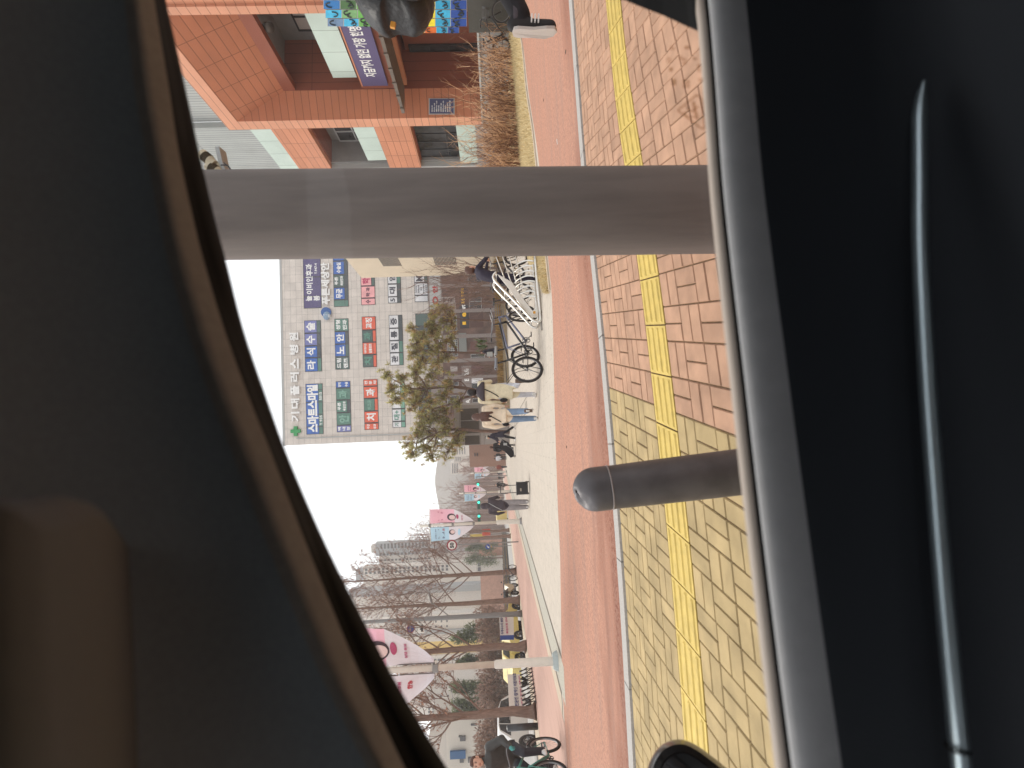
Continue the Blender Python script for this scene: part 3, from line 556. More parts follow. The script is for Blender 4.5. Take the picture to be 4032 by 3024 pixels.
# tile mosaic panel with arc motifs
MO = thing('mosaic_panel', 'bright mosaic of blue, green and yellow square tiles on the orange building', 'mosaic', f(1550, 60, XF-.5))
cols = dict(a=(40, 120, 190), b=(70, 190, 235), c=(110, 140, 175), d=(70, 110, 60), e=(125, 175, 115), g=(110, 185, 85), h=(165, 205, 120), y=(250, 232, 60), o=(240, 170, 60), r=(225, 110, 40), k=(40, 80, 165), n=(60, 60, 155), t=(50, 165, 210))
rows3 = [('ybo', [(1280, 'b'), (1335, 'e'), (1393, 'g')]), ]
GRID = ['addddghykt', 'adeeghyykk'[:10], 'begghhyytkn'[:10], 'cbeghyyytk']
GRID = ['adghhyytkn', 'adghyyytkn', 'beghhyybkn', 'cbghhyytkk']; XM = XF-.5; ARC = M('tile_arc', A(70, 80, 84), .6)
def tile(x0, x1, ya, yb, col, k):
    b = MB(); m = M('tile_'+col, A(*cols[col], 1.15), .35, var=.12, scale=5); p = [f(x1, yb, XM), f(x1, ya, XM), f(x0, ya, XM), f(x0, yb, XM)]; c = sum(p, V((0, 0, 0)))/4
    b.prism(p, (.04, 0, 0), WFRAME); b.poly([c+(q-c)*.95+V((-.006, 0, 0)) for q in p], m); w_ = (p[0].y-p[1].y); h_ = p[2].z-p[1].z
    for j in range(1+k % 3):
        cc = c+V((-.02, (j-.5*(k % 3))*w_*.28, h_*.05*(-1)**j)); r_ = h_*(.30-.05*j); s_ = 1 if k % 2 else -1
        b.tube([cc+V((0, cos(t)*r_*.55, s_*sin(t)*r_)) for t in [pi*i/8 for i in range(9)]], h_*.035, ARC, 5)
    o = b.build('tile', MO)
k = 0
for r, (ya, yb) in enumerate(((-34, 1), (1, 36), (38, 71), (73, 104))):
    xs = [1265+r*8, 1332+r*7, 1398+r*5, 1470+r*2, 1532, 1596, 1658, 1714, 1774, 1838]
    for i in range(9): tile(xs[i], xs[i+1], ya, yb, GRID[r][i if i < 3 else i], k); k += 1
for i, cl in enumerate('yortk'): tile(1583+i*45, 1628+i*45, 106, 130, cl, i+1)
b = MB(); b.ob((XF-.5, yE, -.1), (.35, 0, 0), (0, f(1900, 128, XM).y-yE, 0), (0, 0, f(1845, 100, XM).z+.1), M('mosaic_base', A(84, 82, 76), .6, var=.1)); b.build('base', MO)
# ------------------------------------------------------------------ clinic building with lettered window bands
h1 = P(1108, 1031, 74); h2 = G(1121.5, 1754, h1.z); hd = V((h1.x-h2.x, h1.y-h2.y, 0)).normalized(); hn = V((hd.y, -hd.x, 0))
if hn.y > 0: hn = -hn
RX = lambda X: 1050+X*.4521; RY = lambda Y: 1000+Y*.4521
HB = thing('clinic_building', 'grey panelled clinic building covered in coloured lettered windows, behind the pine trees', 'building', (h2.x, h2.y, 0), math.atan2(hd.y, hd.x))
HLOC = lambda s, z, off=0.: V((h2.x, h2.y, 0))+hd*s+V((0, 0, z))+hn*off
hs_ = lambda Y: (PL(RX(800), RY(Y), h1, hn)-h2).dot(hd)
hz_ = lambda X: PL(RX(X), RY(1100), h1, hn).z
HW = panelmat('clinic_panel', A(208, 198, 190, 1.0), (1.25, .85), joint=A(180, 171, 164), jw=.016, axes='xz', var=.06)
wS, wT = hs_(-700), hz_(150); b = MB(); b.ob(HLOC(0, -.1, -.0), hd*wS, -hn*16, V((0, 0, wT+.1)), HW); b.ob(HLOC(-.05, wT, .05), hd*(wS+.1), -hn*.5, V((0, 0, .35)), WFRAME); b.build('wall', HB)
b = MB(); b.tube([HLOC(1.0, 4, .15), HLOC(1.0, wT-1.8, .15)], .09, WFRAME); b.build('downpipe', HB)
CB = {'blue': (34, 92, 178), 'lil': (112, 116, 176), 'green': (76, 122, 106), 'dkg': (66, 90, 84), 'pur': (72, 56, 112), 'org': (226, 88, 50), 'pink': (244, 170, 172), 'wht': (226, 224, 226), 'drk': (58, 64, 68), 'teal': (110, 160, 140), 'brn': (92, 56, 52)}
FM = {k: M('film_'+k, A(*v, 1.1), .25, var=.10, scale=.8, spec=.6) for k, v in CB.items()}; TXT = {'w': WL_, 'k': M('letter_ink', (.03, .03, .05), .6), 'p': M('letter_plum', A(90, 30, 70), .6), 'm': M('letter_magenta', A(220, 60, 110), .6), 'g': M('letter_mint', A(150, 200, 180), .6), 't': M('letter_green', A(110, 170, 150), .6), 'r': M('letter_red', A(205, 60, 55), .6)}
def band_win(X0, X1, panes, low='drk', split=.74):
    Ya, Yb = panes[0][0], panes[-1][1]; z0, z1 = hz_(X1), hz_(X0); lo, hi = min(Ya, Yb), max(Ya, Yb)
    w_ = MB(); w_.ob(HLOC(hs_(hi), z0, .0), hd*(hs_(lo)-hs_(hi)), hn*.06, V((0, 0, z1-z0)), FRAME); W = w_.build('window', HB)
    for (ya, yb, col, txt, tc, *ex) in panes:
        p = MB(); sa, sb = hs_(max(ya, yb))+.07, hs_(min(ya, yb))-.07; full = 'F' in ex; zs_ = z0+.07 if full else z1-(z1-z0)*split
        p.ob(HLOC(sa, zs_, .0), hd*(sb-sa), hn*.085, V((0, 0, z1-.08-zs_)), FM[col])
        if not full: lc = random.choice(['drk', 'drk', 'dkg', 'green']) if low == 'drk' else low; p.ob(HLOC(sa, z0+.07, 0), hd*(sb-sa), hn*.075, V((0, 0, zs_-z0-.14)), FM[lc])
        if txt:
            t = p; ls = txt.split('/'); hh = (z1-.08-zs_)/len(ls)
            for i, s_ in enumerate(ls):
                wd = min((sb-sa)*.86, hh*.78*len(s_)*1.0) if len(s_) > 1 else min((sb-sa)*.7, hh*.82); ht = hh*(.74 if len(ls) == 1 else .66); ht = min(ht, wd/len(s_)*1.25)
                t.text(s_, HLOC((sa+sb)/2-wd/2, z1-.08-hh*(i+.5)-ht/2, .1), hd, (0, 0, 1), TXT[tc], (wd, ht), bold=.035)
        p.build('pane', W)
    return W
W = band_win(338, 486, [(1555, 1490, 'blue', '', 'w'), (1490, 1382, 'blue', '', 'w'), (1382, 1275, 'blue', '', 'w'), (1275, 1168, 'blue', '', 'w'), (1168, 1115, 'blue', '', 'w')], 'green')
b = MB(); b.text('스마트스마일', HLOC(hs_(1535), hz_(447), .1), hd, (0, 0, 1), WL_, (hs_(1125)-hs_(1535), hz_(350)-hz_(447)), bold=.05)
for s_, ya, yb in (('T.935', 1478, 1392), ('5015', 1260, 1190)): b.text(s_, HLOC(hs_(ya), hz_(480), .1), hd, (0, 0, 1), WL_, (hs_(yb)-hs_(ya), hz_(456)-hz_(480)))
b.build('lettering', W)
band_win(338, 484, [(1010, 892, 'blue', '라', 'w'), (888, 788, 'blue', '식', 'w'), (784, 678, 'lil', '수', 'w'), (674, 565, 'lil', '술', 'w')])
W = band_win(338, 494, [(460, 360, 'pur', '', 'w', 'F'), (358, 190, 'pur', '', 'w', 'F'), (188, -60, 'pur', '', 'w', 'F')])
b = MB()
for s_, ya, yb, x0, x1 in (('늘', 398, 352, 358, 412), ('봄', 398, 352, 425, 478), ('이비인후과', 338, 75, 362, 422), ('T.947-4', 165, 72, 440, 462)): b.text(s_, HLOC(hs_(ya), hz_(x1), .1), hd, (0, 0, 1), WL_, (hs_(yb)-hs_(ya), hz_(x0)-hz_(x1)), bold=.03)
b.build('lettering', W)
band_win(602, 728, [(1545, 1487, 'lil', '백/내/장', 'w', 'F'), (1484, 1378, 'green', '안', 'g', 'F'), (1374, 1268, 'green', '푸른/세상안과', 'w'), (1264, 1164, 'green', '과', 'g', 'F'), (1160, 1103, 'blue', '망막/수술', 'w', 'F')])
band_win(602, 726, [(1000, 892, 'dkg', '드림/렌즈', 'w', 'F'), (888, 782, 'blue', '노', 'w'), (778, 672, 'blue', '안', 'w'), (668, 558, 'green', '성형/안과', 'w', 'F')])
band_win(602, 732, [(455, 397, 'green', '', 'w'), (393, 288, 'blue', '무균', 'w'), (284, 178, 'dkg', '푸른/세상안과', 'w'), (174, 60, 'blue', '수술실', 'w'), (56, -60, 'blue', '', 'w')])
band_win(842, 966, [(1535, 1478, 'org', '구강/외과', 'w', 'F'), (1474, 1374, 'org', '치', 'w', 'F'), (1370, 1264, 'green', '이고운', 'g'), (1260, 1158, 'org', '과', 'w', 'F'), (1154, 1095, 'org', '전/문/의', 'w', 'F')], 'org')
band_win(842, 965, [(990, 882, 'dkg', '치', 't'), (878, 774, 'org', '네비게이션/임플란트', 'w'), (770, 668, 'dkg', '과', 't'), (664, 548, 'org', '교정', 'w', 'F')], 'org')
band_win(842, 966, [(447, 390, 'pink', '수', 'p', 'F'), (386, 284, 'pink', '학 과', 'p', 'F'), (280, 195, 'pink', '학', 'm'), (190, 100, 'pink', '', 'p')])
band_win(1085, 1200, [(1525, 1474, 'wht', '기', 't'), (1470, 1364, 'wht', '대+', 't'), (1360, 1230, 'wht', '+', 'k'), (1226, 1085, 'wht', '', 'k')], 'teal', .66)
band_win(1080, 1198, [(982, 874, 'wht', '관', 'k'), (870, 768, 'wht', '절', 'k'), (764, 660, 'wht', '통', 'k'), (656, 543, 'wht', '증', 'k')], 'drk', .68)
band_win(1078, 1194, [(438, 385, 'wht', '5', 'k'), (382, 274, 'wht', '대', 'k'), (270, 165, 'wht', '암', 'k'), (160, 60, 'wht', '', 'k')], 'drk', .68)
band_win(1318, 1442, [(1510, 1400, 'dkg', '', 'k', 'F'), (1396, 1290, 'drk', '', 'k', 'F'), (1286, 1200, 'drk', '', 'k', 'F')])
band_win(1312, 1430, [(980, 870, 'drk', '', 'k', 'F'), (866, 760, 'dkg', '', 'k', 'F'), (756, 650, 'drk', '', 'k', 'F'), (646, 537, 'dkg', '', 'k', 'F')])
band_win(1312, 1430, [(435, 380, 'wht', '', 'k', 'F'), (376, 270, 'wht', '신경외과/정형외과/내과/영상의학과/건강검진', 'k', 'F'), (266, 150, 'wht', 'MR', 'k')])
def rsign(s, ya, yb, x0, x1, mat=WL_, dp=.25, o=.12):
    b.text(s, HLOC(hs_(ya), hz_(x1), o), hd, (0, 0, 1), mat, (hs_(yb)-hs_(ya), hz_(x0)-hz_(x1)), dp, .035)
b = MB(); yc = 1438
for ch, ya, yb in zip('기대플러스병원', (1438, 1325, 1210, 1092, 980, 858, 742), (1352, 1238, 1125, 1012, 895, 772, 668)): rsign(ch, ya, yb, 215, 290)
s0 = b.build('roof_sign', None, label='row of large white letters along the top of the grey clinic wall', cat='sign')
GRC = M('cross_green', A(40, 150, 80, 1.1), .5); b = MB(); cx, cz, r_ = hs_(1520), hz_(250), (hs_(1478)-hs_(1562))/2
for a_, c_ in ((1, .36), (.36, 1)): b.ob(HLOC(cx-r_*a_, cz-r_*c_, .12+(.003 if a_ == 1 else 0)), hd*2*r_*a_, hn*.25, V((0, 0, 2*r_*c_)), GRC)
b.build('cross_sign', None, label='green cross sign left of the white roof letters on the clinic', cat='sign')
b = MB(); rsign('푸른세상안', 435, 72, 500, 575); b.build('wall_sign', None, label='raised white letters under the purple window of the clinic', cat='sign')
b = MB(); c_ = HLOC(hs_(502), hz_(538), .2); b.cyl(c_, c_+hn*.25, (hs_(460)-hs_(545))/2, M('globe_blue', A(30, 100, 180), .5), 28); b.ell(c_+hn*.2-hd*.55-V((0, 0, .1)), (.7, .35, .55), M('globe_pale', A(150, 180, 210), .5))
for i in range(5): b.tube([c_+hn*.45+hd*(-1.0+.1*i)+V((0, 0, -.7+.2*i)), c_+hn*.5+hd*(-.4)+V((0, 0, -.7+.25*i))], .05, WL_, 5)
b.build('globe_sign', None, label='round blue globe emblem beside the raised white wall letters', cat='sign')
# ground floor shops
SHB = thing('shop_row', 'brown row of shop fronts with lit signs under the clinic, behind bare shrubs', 'shop', HLOC(0, 0, 2.5)); SHD = M('shop_brown', A(104, 80, 72, 1.1), .8, var=.35, scale=.7); SHG = M('shop_grey', A(138, 126, 122, 1.1), .8, var=.08)
sz = lambda x: PL(x, 1300, h1+hn*2.5, hn).z; sy = lambda y: (PL(1850, y, h1+hn*2.5, hn)-h2).dot(hd)
b = MB(); b.ob(HLOC(.4, -.1, 2.4), hd*wS, -hn*2.4, V((0, 0, sz(1735)+.1)), SHD); b.ob(HLOC(.4, sz(1745), 2.45), hd*wS, -hn*.2, V((0, 0, sz(1690)-sz(1745))), SHG); b.build('facade', SHB)
for y in (1700, 1600, 1545, 1490, 1425, 1330, 1230, 1130): b = MB(); b.ob(HLOC(sy(y), -.1, 2.42), hd*.55, hn*.12, V((0, 0, sz(1740))), SHG); b.build('pier', SHB)
def spane(x0, x1, ya, yb, mat, nm='window', nx=0, nz=0):
    b = MB(); s0, s1, z0, z1 = sy(ya), sy(yb), sz(x1), sz(x0); b.ob(HLOC(s0, z0, 2.42), hd*(s1-s0), hn*.06, V((0, 0, z1-z0)), mat); o = b.build(nm, SHB)
    if nx:
        q = MB()
        for i in range(nx+1): q.ob(HLOC(s0+(s1-s0-.06)*i/nx, z0, 2.47), hd*.06, hn*.04, V((0, 0, z1-z0)), WFRAME)
        for i in range(nz+1): q.ob(HLOC(s0, z0+(z1-z0-.06)*i/nz, 2.465), hd*(s1-s0), hn*.035, V((0, 0, .06)), WFRAME)
        q.build('frame', o)
    return o
def stext(o, s, x0, x1, ya, yb, mat): b = MB(); b.text(s, HLOC(sy(ya), sz(x1), 2.50), hd, (0, 0, 1), mat, (sy(yb)-sy(ya), sz(x0)-sz(x1)), .04, .04); b.build('lettering', o)
YEL = M('letter_yellow', A(250, 190, 40, 1), .6)
o = spane(1812, 1848, 1292, 1120, M('sign_dark', A(62, 56, 62), .6), 'sign_board'); stext(o, 'e', 1822, 1838, 1247, 1230, YEL); stext(o, 'mart', 1820, 1836, 1229, 1200, WL_); stext(o, '24', 1820, 1834, 1198, 1174, YEL); stext(o, '편의점', 1820, 1832, 1170, 1135, YEL); stext(o, '■', 1822, 1836, 1278, 1266, YEL)
o = spane(1812, 1850, 1560, 1440, SHG, 'sign_board'); stext(o, 'E Café', 1822, 1840, 1500, 1450, WL_)
o = spane(1812, 1846, 1620, 1565, SHG, 'sign_board'); stext(o, 'GA', 1824, 1842, 1610, 1570, WL_)
o = spane(1715, 1745, 1490, 1310, SHD, 'sign_board'); stext(o, 'UNCHUN ZIO', 1727, 1739, 1478, 1390, M('letter_tan', A(200, 180, 150), .6)); stext(o, '942-576', 1727, 1739, 1380, 1318, WL_)
o = spane(1696, 1740, 1216, 1040, WFRAME, 'sign_board'); stext(o, 'O', 1706, 1730, 1196, 1162, TXT['r']); stext(o, '안', 1708, 1728, 1150, 1120, TXT['r'])
o = spane(1742, 1796, 1192, 1166, M('sign_pale', A(196, 190, 186), .7), 'sign_board'); stext(o, '약', 1746, 1762, 1188, 1170, BLK); stext(o, '국', 1768, 1790, 1188, 1170, BLK)
spane(1760, 1800, 1400, 1335, DGLASS, 'window', 9, 5); spane(1770, 1798, 1230, 1190, M('pale_pane', A(186, 170, 150), .4), 'window', 2, 2); spane(1805, 1835, 1390, 1310, M('menu_grey', A(150, 152, 148), .6), 'window')
spane(1768, 1796, 1460, 1440, M('pale_pane2', A(196, 186, 182), .5), 'window'); spane(1852, 1900, 1480, 1440, M('door_wine', A(112, 74, 76), .4), 'door'); spane(1852, 1905, 1290, 1140, M('door_brown', A(96, 62, 56), .4), 'door'); spane(1856, 1905, 1610, 1560, DGLASS, 'door')
for y, c in ((1520, 'drk'), (1500, 'wht'), (1355, 'brn')): spane(1850, 1895, y+22, y-10, FM[c], 'door')
spane(1850, 1880, 1545, 1528, FM['blue'], 'poster'); spane(1848, 1872, 1640, 1612, FM['blue'], 'poster')
for x0, x1, ya, yb in ((1752, 1800, 1590, 1555), (1850, 1905, 1420, 1395), (1852, 1900, 1225, 1150), (1755, 1800, 1300, 1240), (1850, 1900, 1600, 1570), (1750, 1798, 1530, 1500), (1850, 1903, 1120, 1040)): spane(x0, x1, ya, yb, M('shop_glass', A(62, 52, 54, 1.1), .12, var=.5, scale=.8, spec=.6), 'window', 2, 1)
# louvred utility kiosk
KZ = 44; KG = M('kiosk_grey', A(168, 158, 152, 1.15), .7, var=.05); KL = M('louvre_slat', A(128, 112, 100), .6); ka, kb = G(1990, 1747), G(1990, 1588); ka, kb = P(1990, 1747, KZ), P(1990, 1588, KZ); ka.z = kb.z = 0; kd = (kb-ka); kh = P(1790, 1660, KZ).z; kn = V((kd.y, -kd.x, 0)).normalized()
if kn.y > 0: kn = -kn
KB = thing('utility_kiosk', 'grey utility kiosk with brown louvre panels behind the left pine tree', 'kiosk', ka); b = MB(); b.ob(ka, kd, -kn*2.5, V((0, 0, kh)), KG); b.build('body', KB)
for y0_, y1_, x0, x1 in ((1745, 1710, 1828, 1886), (1700, 1652, 1815, 1886), (1648, 1603, 1815, 1886)):
    b = MB(); q0 = (1747-y0_)/159.; q1 = (1747-y1_)/159.; z0, z1 = P(x1, 1660, KZ).z, P(x0, 1660, KZ).z; n = 16; b.ob(ka+kd*q0+V((0, 0, z0)), kd*(q1-q0), kn*.03, V((0, 0, z1-z0)), M('louvre_back', A(86, 74, 66), .8))
    for i in range(n): b.ob(ka+kd*(q0+(q1-q0)*i/n)+V((0, 0, z0)), kd*(q1-q0)/n*.45, kn*.07, V((0, 0, z1-z0)), KL)
    b.build('louvre', KB)
b = MB()
for x in (1812, 1890, 1905): b.ob(ka-kd*.002+V((0, 0, P(x, 1660, KZ).z)), kd*1.004, kn*.012, V((0, 0, .05)), SHG)
b.build('trim', KB)
# ------------------------------------------------------------------ apartment towers, far buildings, hill
TW = M('tower_white', A(212, 203, 194, 1.05), .9, var=.03, scale=.05); TG = M('tower_grey', A(160, 160, 160, 1.05), .9, var=.03, scale=.05); TY = M('tower_yellow', A(224, 186, 100, 1.1), .9, var=.05, scale=.1); TWIN = M('tower_window', A(100, 95, 96), .3); TP = M('tower_pale', A(190, 181, 172, 1.05), .9)
def tower(name, label, parts, wins, Z, cat='building', dp=3):
    y0 = sum(p[0] for p in parts)/len(parts); T = thing(name, label, cat, V((P(1900, y0, Z).x, P(1900, y0, Z).y, -.15)))
    for i, (ya, yb, xt, mat, *o) in enumerate(parts):      # ya > yb: left edge, right edge in the photo
        dz = o[0] if o else 0; a, c = P(xt, ya, Z+dz), P(xt, yb, Z+dz); b = MB(); v = V((c.x-a.x, c.y-a.y, 0)); n = V((-v.y, v.x, 0)).normalized()
        b.ob(V((a.x, a.y, -.15)), v, n*dp, V((0, 0, a.z+.15)), mat); b.build('block', T)
    proto = {}
    for (y, x0, x1, n, wd, hp, *o) in wins:               # column of n windows from x0 to x1 at y
        dz = o[0] if o else 0
        for pa_ in parts:
            if pa_[0] >= y >= pa_[1] and (pa_[4] if len(pa_) > 4 else 0) == dz: break
        A_, B_ = P(pa_[2], pa_[0], Z+dz), P(pa_[2], pa_[1], Z+dz); v = V((B_.x-A_.x, B_.y-A_.y, 0)); nn = V((-v.y, v.x, 0)).normalized()
        for i in range(n):
            x = x0+(x1-x0)*i/max(1, n-1); yy = y-(x-x0)*.045; c = PL(x, yy, A_-nn*.05, nn)
            if (wd, hp) not in proto:
                q = MB(); k = (Z+dz)/FPX; an = math.atan2(v.y, v.x); q.box((0, 0, 0), (wd*k, .3, hp*k), TWIN, MX.Rotation(an, 3, 'Z')); me = q.build('window', T)
                me.data.transform(MX.Translation(T.location)); proto[(wd, hp)] = me; me.location = c-T.location
            else: w2 = proto[(wd, hp)].copy(); SC.collection.objects.link(w2); w2.location = c-T.location
    return T
tower('apartment_tower', 'grey and white apartment tower farthest right of the left towers, behind the speed sign', [(2190, 2140, 1480, TG), (2236, 2190, 1494, TW, 3), (2176, 2150, 1462, TP, 4)], [(2146, 1502, 1680, 14, 9, 7), (2156, 1502, 1680, 14, 9, 7), (2183, 1498, 1640, 11, 8, 7), (2206, 1502, 1690, 14, 6, 9, 3), (2220, 1502, 1690, 14, 5, 9, 3), (2230, 1502, 1690, 14, 5, 9, 3)], 210)
tower('apartment_tower', 'pale apartment tower with paired windows between the tall bare trees', [(2310, 2234, 1432, TW), (2290, 2246, 1402, TG, 3), (2345, 2310, 1420, TP, 6)], [(2243, 1442, 1760, 20, 9, 9), (2256, 1442, 1760, 20, 9, 9), (2325, 1450, 1760, 16, 7, 6, 6)], 195)
tower('apartment_tower', 'white apartment tower with a grey corner strip at the left window edge', [(2352, 2326, 1376, TG, -2), (2440, 2352, 1380, TW)], [(2349, 1390, 1640, 13, 6, 6, -2), (2400, 1430, 1740, 14, 7, 7), (2424, 1430, 1740, 14, 7, 7)], 185)
tower('apartment_tower', 'tall white apartment slab with grey bands behind the no parking sign', [(2505, 2440, 1330, TW), (2520, 2505, 1330, TG, -1), (2556, 2520, 1330, TW)], [(2456, 1520, 1760, 12, 7, 6), (2476, 1520, 1760, 12, 7, 6), (2494, 1520, 1760, 12, 7, 6)], 175)
tower('apartment_block', 'yellow and white apartment block behind the pink banner', [(2594, 2556, 1500, TY), (2640, 2594, 1520, TW, -1)], [(2602, 1640, 1820, 11, 7, 13, -1), (2618, 1640, 1820, 11, 7, 13, -1), (2632, 1640, 1820, 11, 7, 13, -1)], 160)
tower('apartment_block', 'pale grey apartment block with small windows under the white banner', [(2770, 2640, 1580, TP), (2840, 2770, 1600, TW, -2)], [(2742, 1736, 1850, 5, 8, 6), (2755, 1736, 1850, 5, 8, 6), (2790, 1690, 1770, 6, 8, 7, -2), (2803, 1690, 1770, 6, 8, 7, -2), (2820, 1690, 1770, 6, 8, 7, -2)], 140)
tower('school_building', 'low cream building with a blue window at the left end of the street', [(3300, 2836, 1772, M('cream_wall', A(206, 196, 184, 1.1), .9, var=.04, scale=.2)), (3200, 2900, 1700, TP, 6)], [(2906, 1822, 1822, 1, 18, 22), (2852, 1866, 1866, 1, 5, 24), (2898, 1812, 1812, 1, 4, 12), (2990, 1818, 1818, 1, 20, 16), (2990, 1850, 1850, 1, 20, 14)], 60, dp=8)
b = MB(); c0, c1 = P(1834, 2982, 59.6), P(1772, 2960, 59.6); b.box((c0+c1)/2, (abs(c1.x-c0.x)+.1, .3, abs(c1.z-c0.z)), M('window_blue', A(50, 100, 150), .2)); b.build('blue_window', bpy.data.objects['school_building'])
tower('brick_building', 'low red brown brick building across the road behind the railing', [(2420, 2165, 1897, M('brick_brown', A(176, 132, 112, 1.1), .9, var=.10, scale=1.2))], [], 130, dp=8)
tower('gate_house', 'small white framed booth on the brick building across the road', [(2252, 2212, 1876, TP)], [(2222, 1887, 1887, 1, 14, 12), (2241, 1887, 1887, 1, 14, 12)], 126, dp=4)
tower('distant_block', 'far cream block with striped balconies beside the grey hill', [(1868, 1822, 1776, TW), (1822, 1790, 1786, TP)], [(1835, 1782, 1802, 4, 20, 3), (1855, 1782, 1802, 4, 18, 3), (1806, 1796, 1812, 3, 16, 3)], 260, dp=10)
tower('distant_block', 'far white block half hidden by the left pine tree', [(1800, 1745, 1765, TW)], [(1775, 1780, 1830, 6, 30, 3)], 240, dp=10)
tower('distant_shop', 'far brown brick shop beside the grey kiosk', [(1840, 1745, 1850, M('far_brick', A(158, 124, 108, 1.1), .9, var=.1))], [(1790, 1870, 1880, 2, 12, 4)], 75, dp=8)
tower('distant_block', 'far brown block above the middle banners', [(1990, 1880, 1850, M('far_tan', A(186, 160, 146, 1.1), .9, var=.1, scale=.3))], [(1920, 1860, 1900, 4, 8, 5), (1950, 1860, 1900, 4, 8, 5)], 230, dp=10)
tower('distant_block', 'far grey block behind the traffic lights', [(2140, 1990, 1870, M('far_mauve', A(170, 148, 138, 1.1), .9, var=.1, scale=.3))], [(2030, 1885, 1920, 3, 8, 5)], 235, dp=10)
HILL = M('hill_wooded', A(122, 112, 104, 1.1), 1, var=.04, scale=.01); rd = [(1760, 1500), (1748, 1700), (1738, 1760), (1730, 1790), (1722, 1820), (1716, 1856), (1713, 1890), (1716, 1930), (1728, 1990), (1745, 2060), (1770, 2200)]
b = MB(); r0 = smooth_pts([P(*p, 470) for p in rd], 5); b.grid([[V((p.x, p.y-90, -1)) for p in r0], [p.lerp(V((p.x, p.y-90, 0)), .4) for p in r0], r0, [V((p.x, p.y+30, -1)) for p in r0]], HILL); b.build('hills', None, True, kind='structure')
# ------------------------------------------------------------------ trees, shrubs, hedges
BARK = M('bark_grey_brown', A(128, 104, 92, 1.1), .9, var=.25, scale=3, stretch=(8, 8, 1)); TWG = M('twig_reddish', A(140, 108, 98, 1.05), .9, isl=.3); TWB = M('twig_brown', A(140, 108, 86, 1.0), .9, isl=.3); BUD = M('dry_seed', A(156, 116, 96, 1.0), .9, isl=.3)
PBARK = M('pine_bark', A(112, 86, 74, 1.05), .95, var=.3, scale=6, stretch=(4, 4, 1))
def leafmat(name, col, isl):                    # thin foliage lets some light through
    m = M(name, col, .8, isl=isl); nt = m.node_tree; b = nt.nodes['Principled BSDF']; o = nt.nodes['Material Output']; t = nt.nodes.new('ShaderNodeBsdfTranslucent'); x = nt.nodes.new('ShaderNodeMixShader')
    src = b.inputs['Base Color'].links[0].from_socket; nt.links.new(src, t.inputs[0]); x.inputs[0].default_value = .5; nt.links.new(b.outputs[0], x.inputs[1]); nt.links.new(t.outputs[0], x.inputs[2]); nt.links.new(x.outputs[0], o.inputs[0]); return m
NEED = leafmat('pine_needles', A(178, 170, 112, 1.0), .35); NEED2 = leafmat('pine_needles_brown', A(186, 158, 108, 1.0), .3)
EVG = leafmat('evergreen_foliage', A(112, 118, 84, 1.05), .4); HEDB = M('hedge_brown', A(162, 132, 116, 1.15), .9, isl=.35); SPIKE = M('green_leaves', A(96, 120, 60, 1.1), .7, isl=.3)
rnd = random.Random(3)
def wob(d, a): return (d+V((rnd.gauss(0, a), rnd.gauss(0, a), rnd.gauss(0, a)))).normalized()
def branch(b, p, d, L, r, lev, mat, tw, up=.08, nsub=5, ang=.75, n=4, seed_=None):
    k = 4; pts = [p]; q = p
    for i in range(k):
        d = wob(d, .10); d = (d+V((0, 0, up))).normalized(); q = q+d*(L/k); pts.append(q)
    b.tube(pts, [r*(1-.8*i/k) for i in range(k+1)], mat if lev > 0 else tw, n if lev > 0 else 3, False)
    if lev == 0:
        if seed_ and rnd.random() < seed_: b.add([q, q+V((rnd.gauss(0, .05), rnd.gauss(0, .05), -.06)), q+V((rnd.gauss(0, .05), rnd.gauss(0, .05), .06))], [(0, 1, 2)], BUD)
        return
    for j in range(nsub):
        t = .2+.8*(j+rnd.random())/nsub; i = min(k-1, int(t*k)); s = pts[i].lerp(pts[i+1], t*k-i); s1, s2 = frame(d); a = rnd.uniform(0, 2*pi)
        nd = (d*cos(ang)+(s1*cos(a)+s2*sin(a))*sin(ang)).normalized(); branch(b, s, nd, L*rnd.uniform(.32, .55)*(1.15-.5*t), max(r*.48, .008 if r > .009 else .003), lev-1, mat, tw, up, nsub, ang, n, seed_)
def street_tree(base, top, r0, label, nb=26, lev=2, first=.24, seed_=.35, group='bare street trees along the road', nsub=6, bl=.33):
    T = thing('street_tree', label, 'tree', base, 0, group); b = MB(); H_ = (top-base).length; ax = (top-base).normalized()
    pts = [base+ax*(H_*t)+V((rnd.gauss(0, .03), rnd.gauss(0, .03), 0)) for t in (0, .015, .04, .1, .25, .45, .7, 1)]; pts[0] = base
    b.tube(pts, [r0*1.9, r0*1.45, r0*1.15, r0, r0*.85, r0*.62, r0*.36, r0*.08], BARK, 12); b.build('trunk', T, True)
    b = MB()
    for i in range(nb):
        t = first+(1-first)*(i+rnd.random())/nb; s = base+ax*(H_*t); a = i*2.4+rnd.uniform(-.4, .4); el = rnd.uniform(.55, .95); d = V((cos(a)*cos(el), sin(a)*cos(el), sin(el)))
        branch(b, s, d, H_*bl*(1.12-t)*rnd.uniform(.8, 1.2), r0*.30*(1.15-t), lev, BARK, TWG, .05, nsub, .6, 5, seed_)
    b.build('crown', T); return T
def topP(base, x, y): Z = (base-CC).dot(CF); return P(x, y, Z)
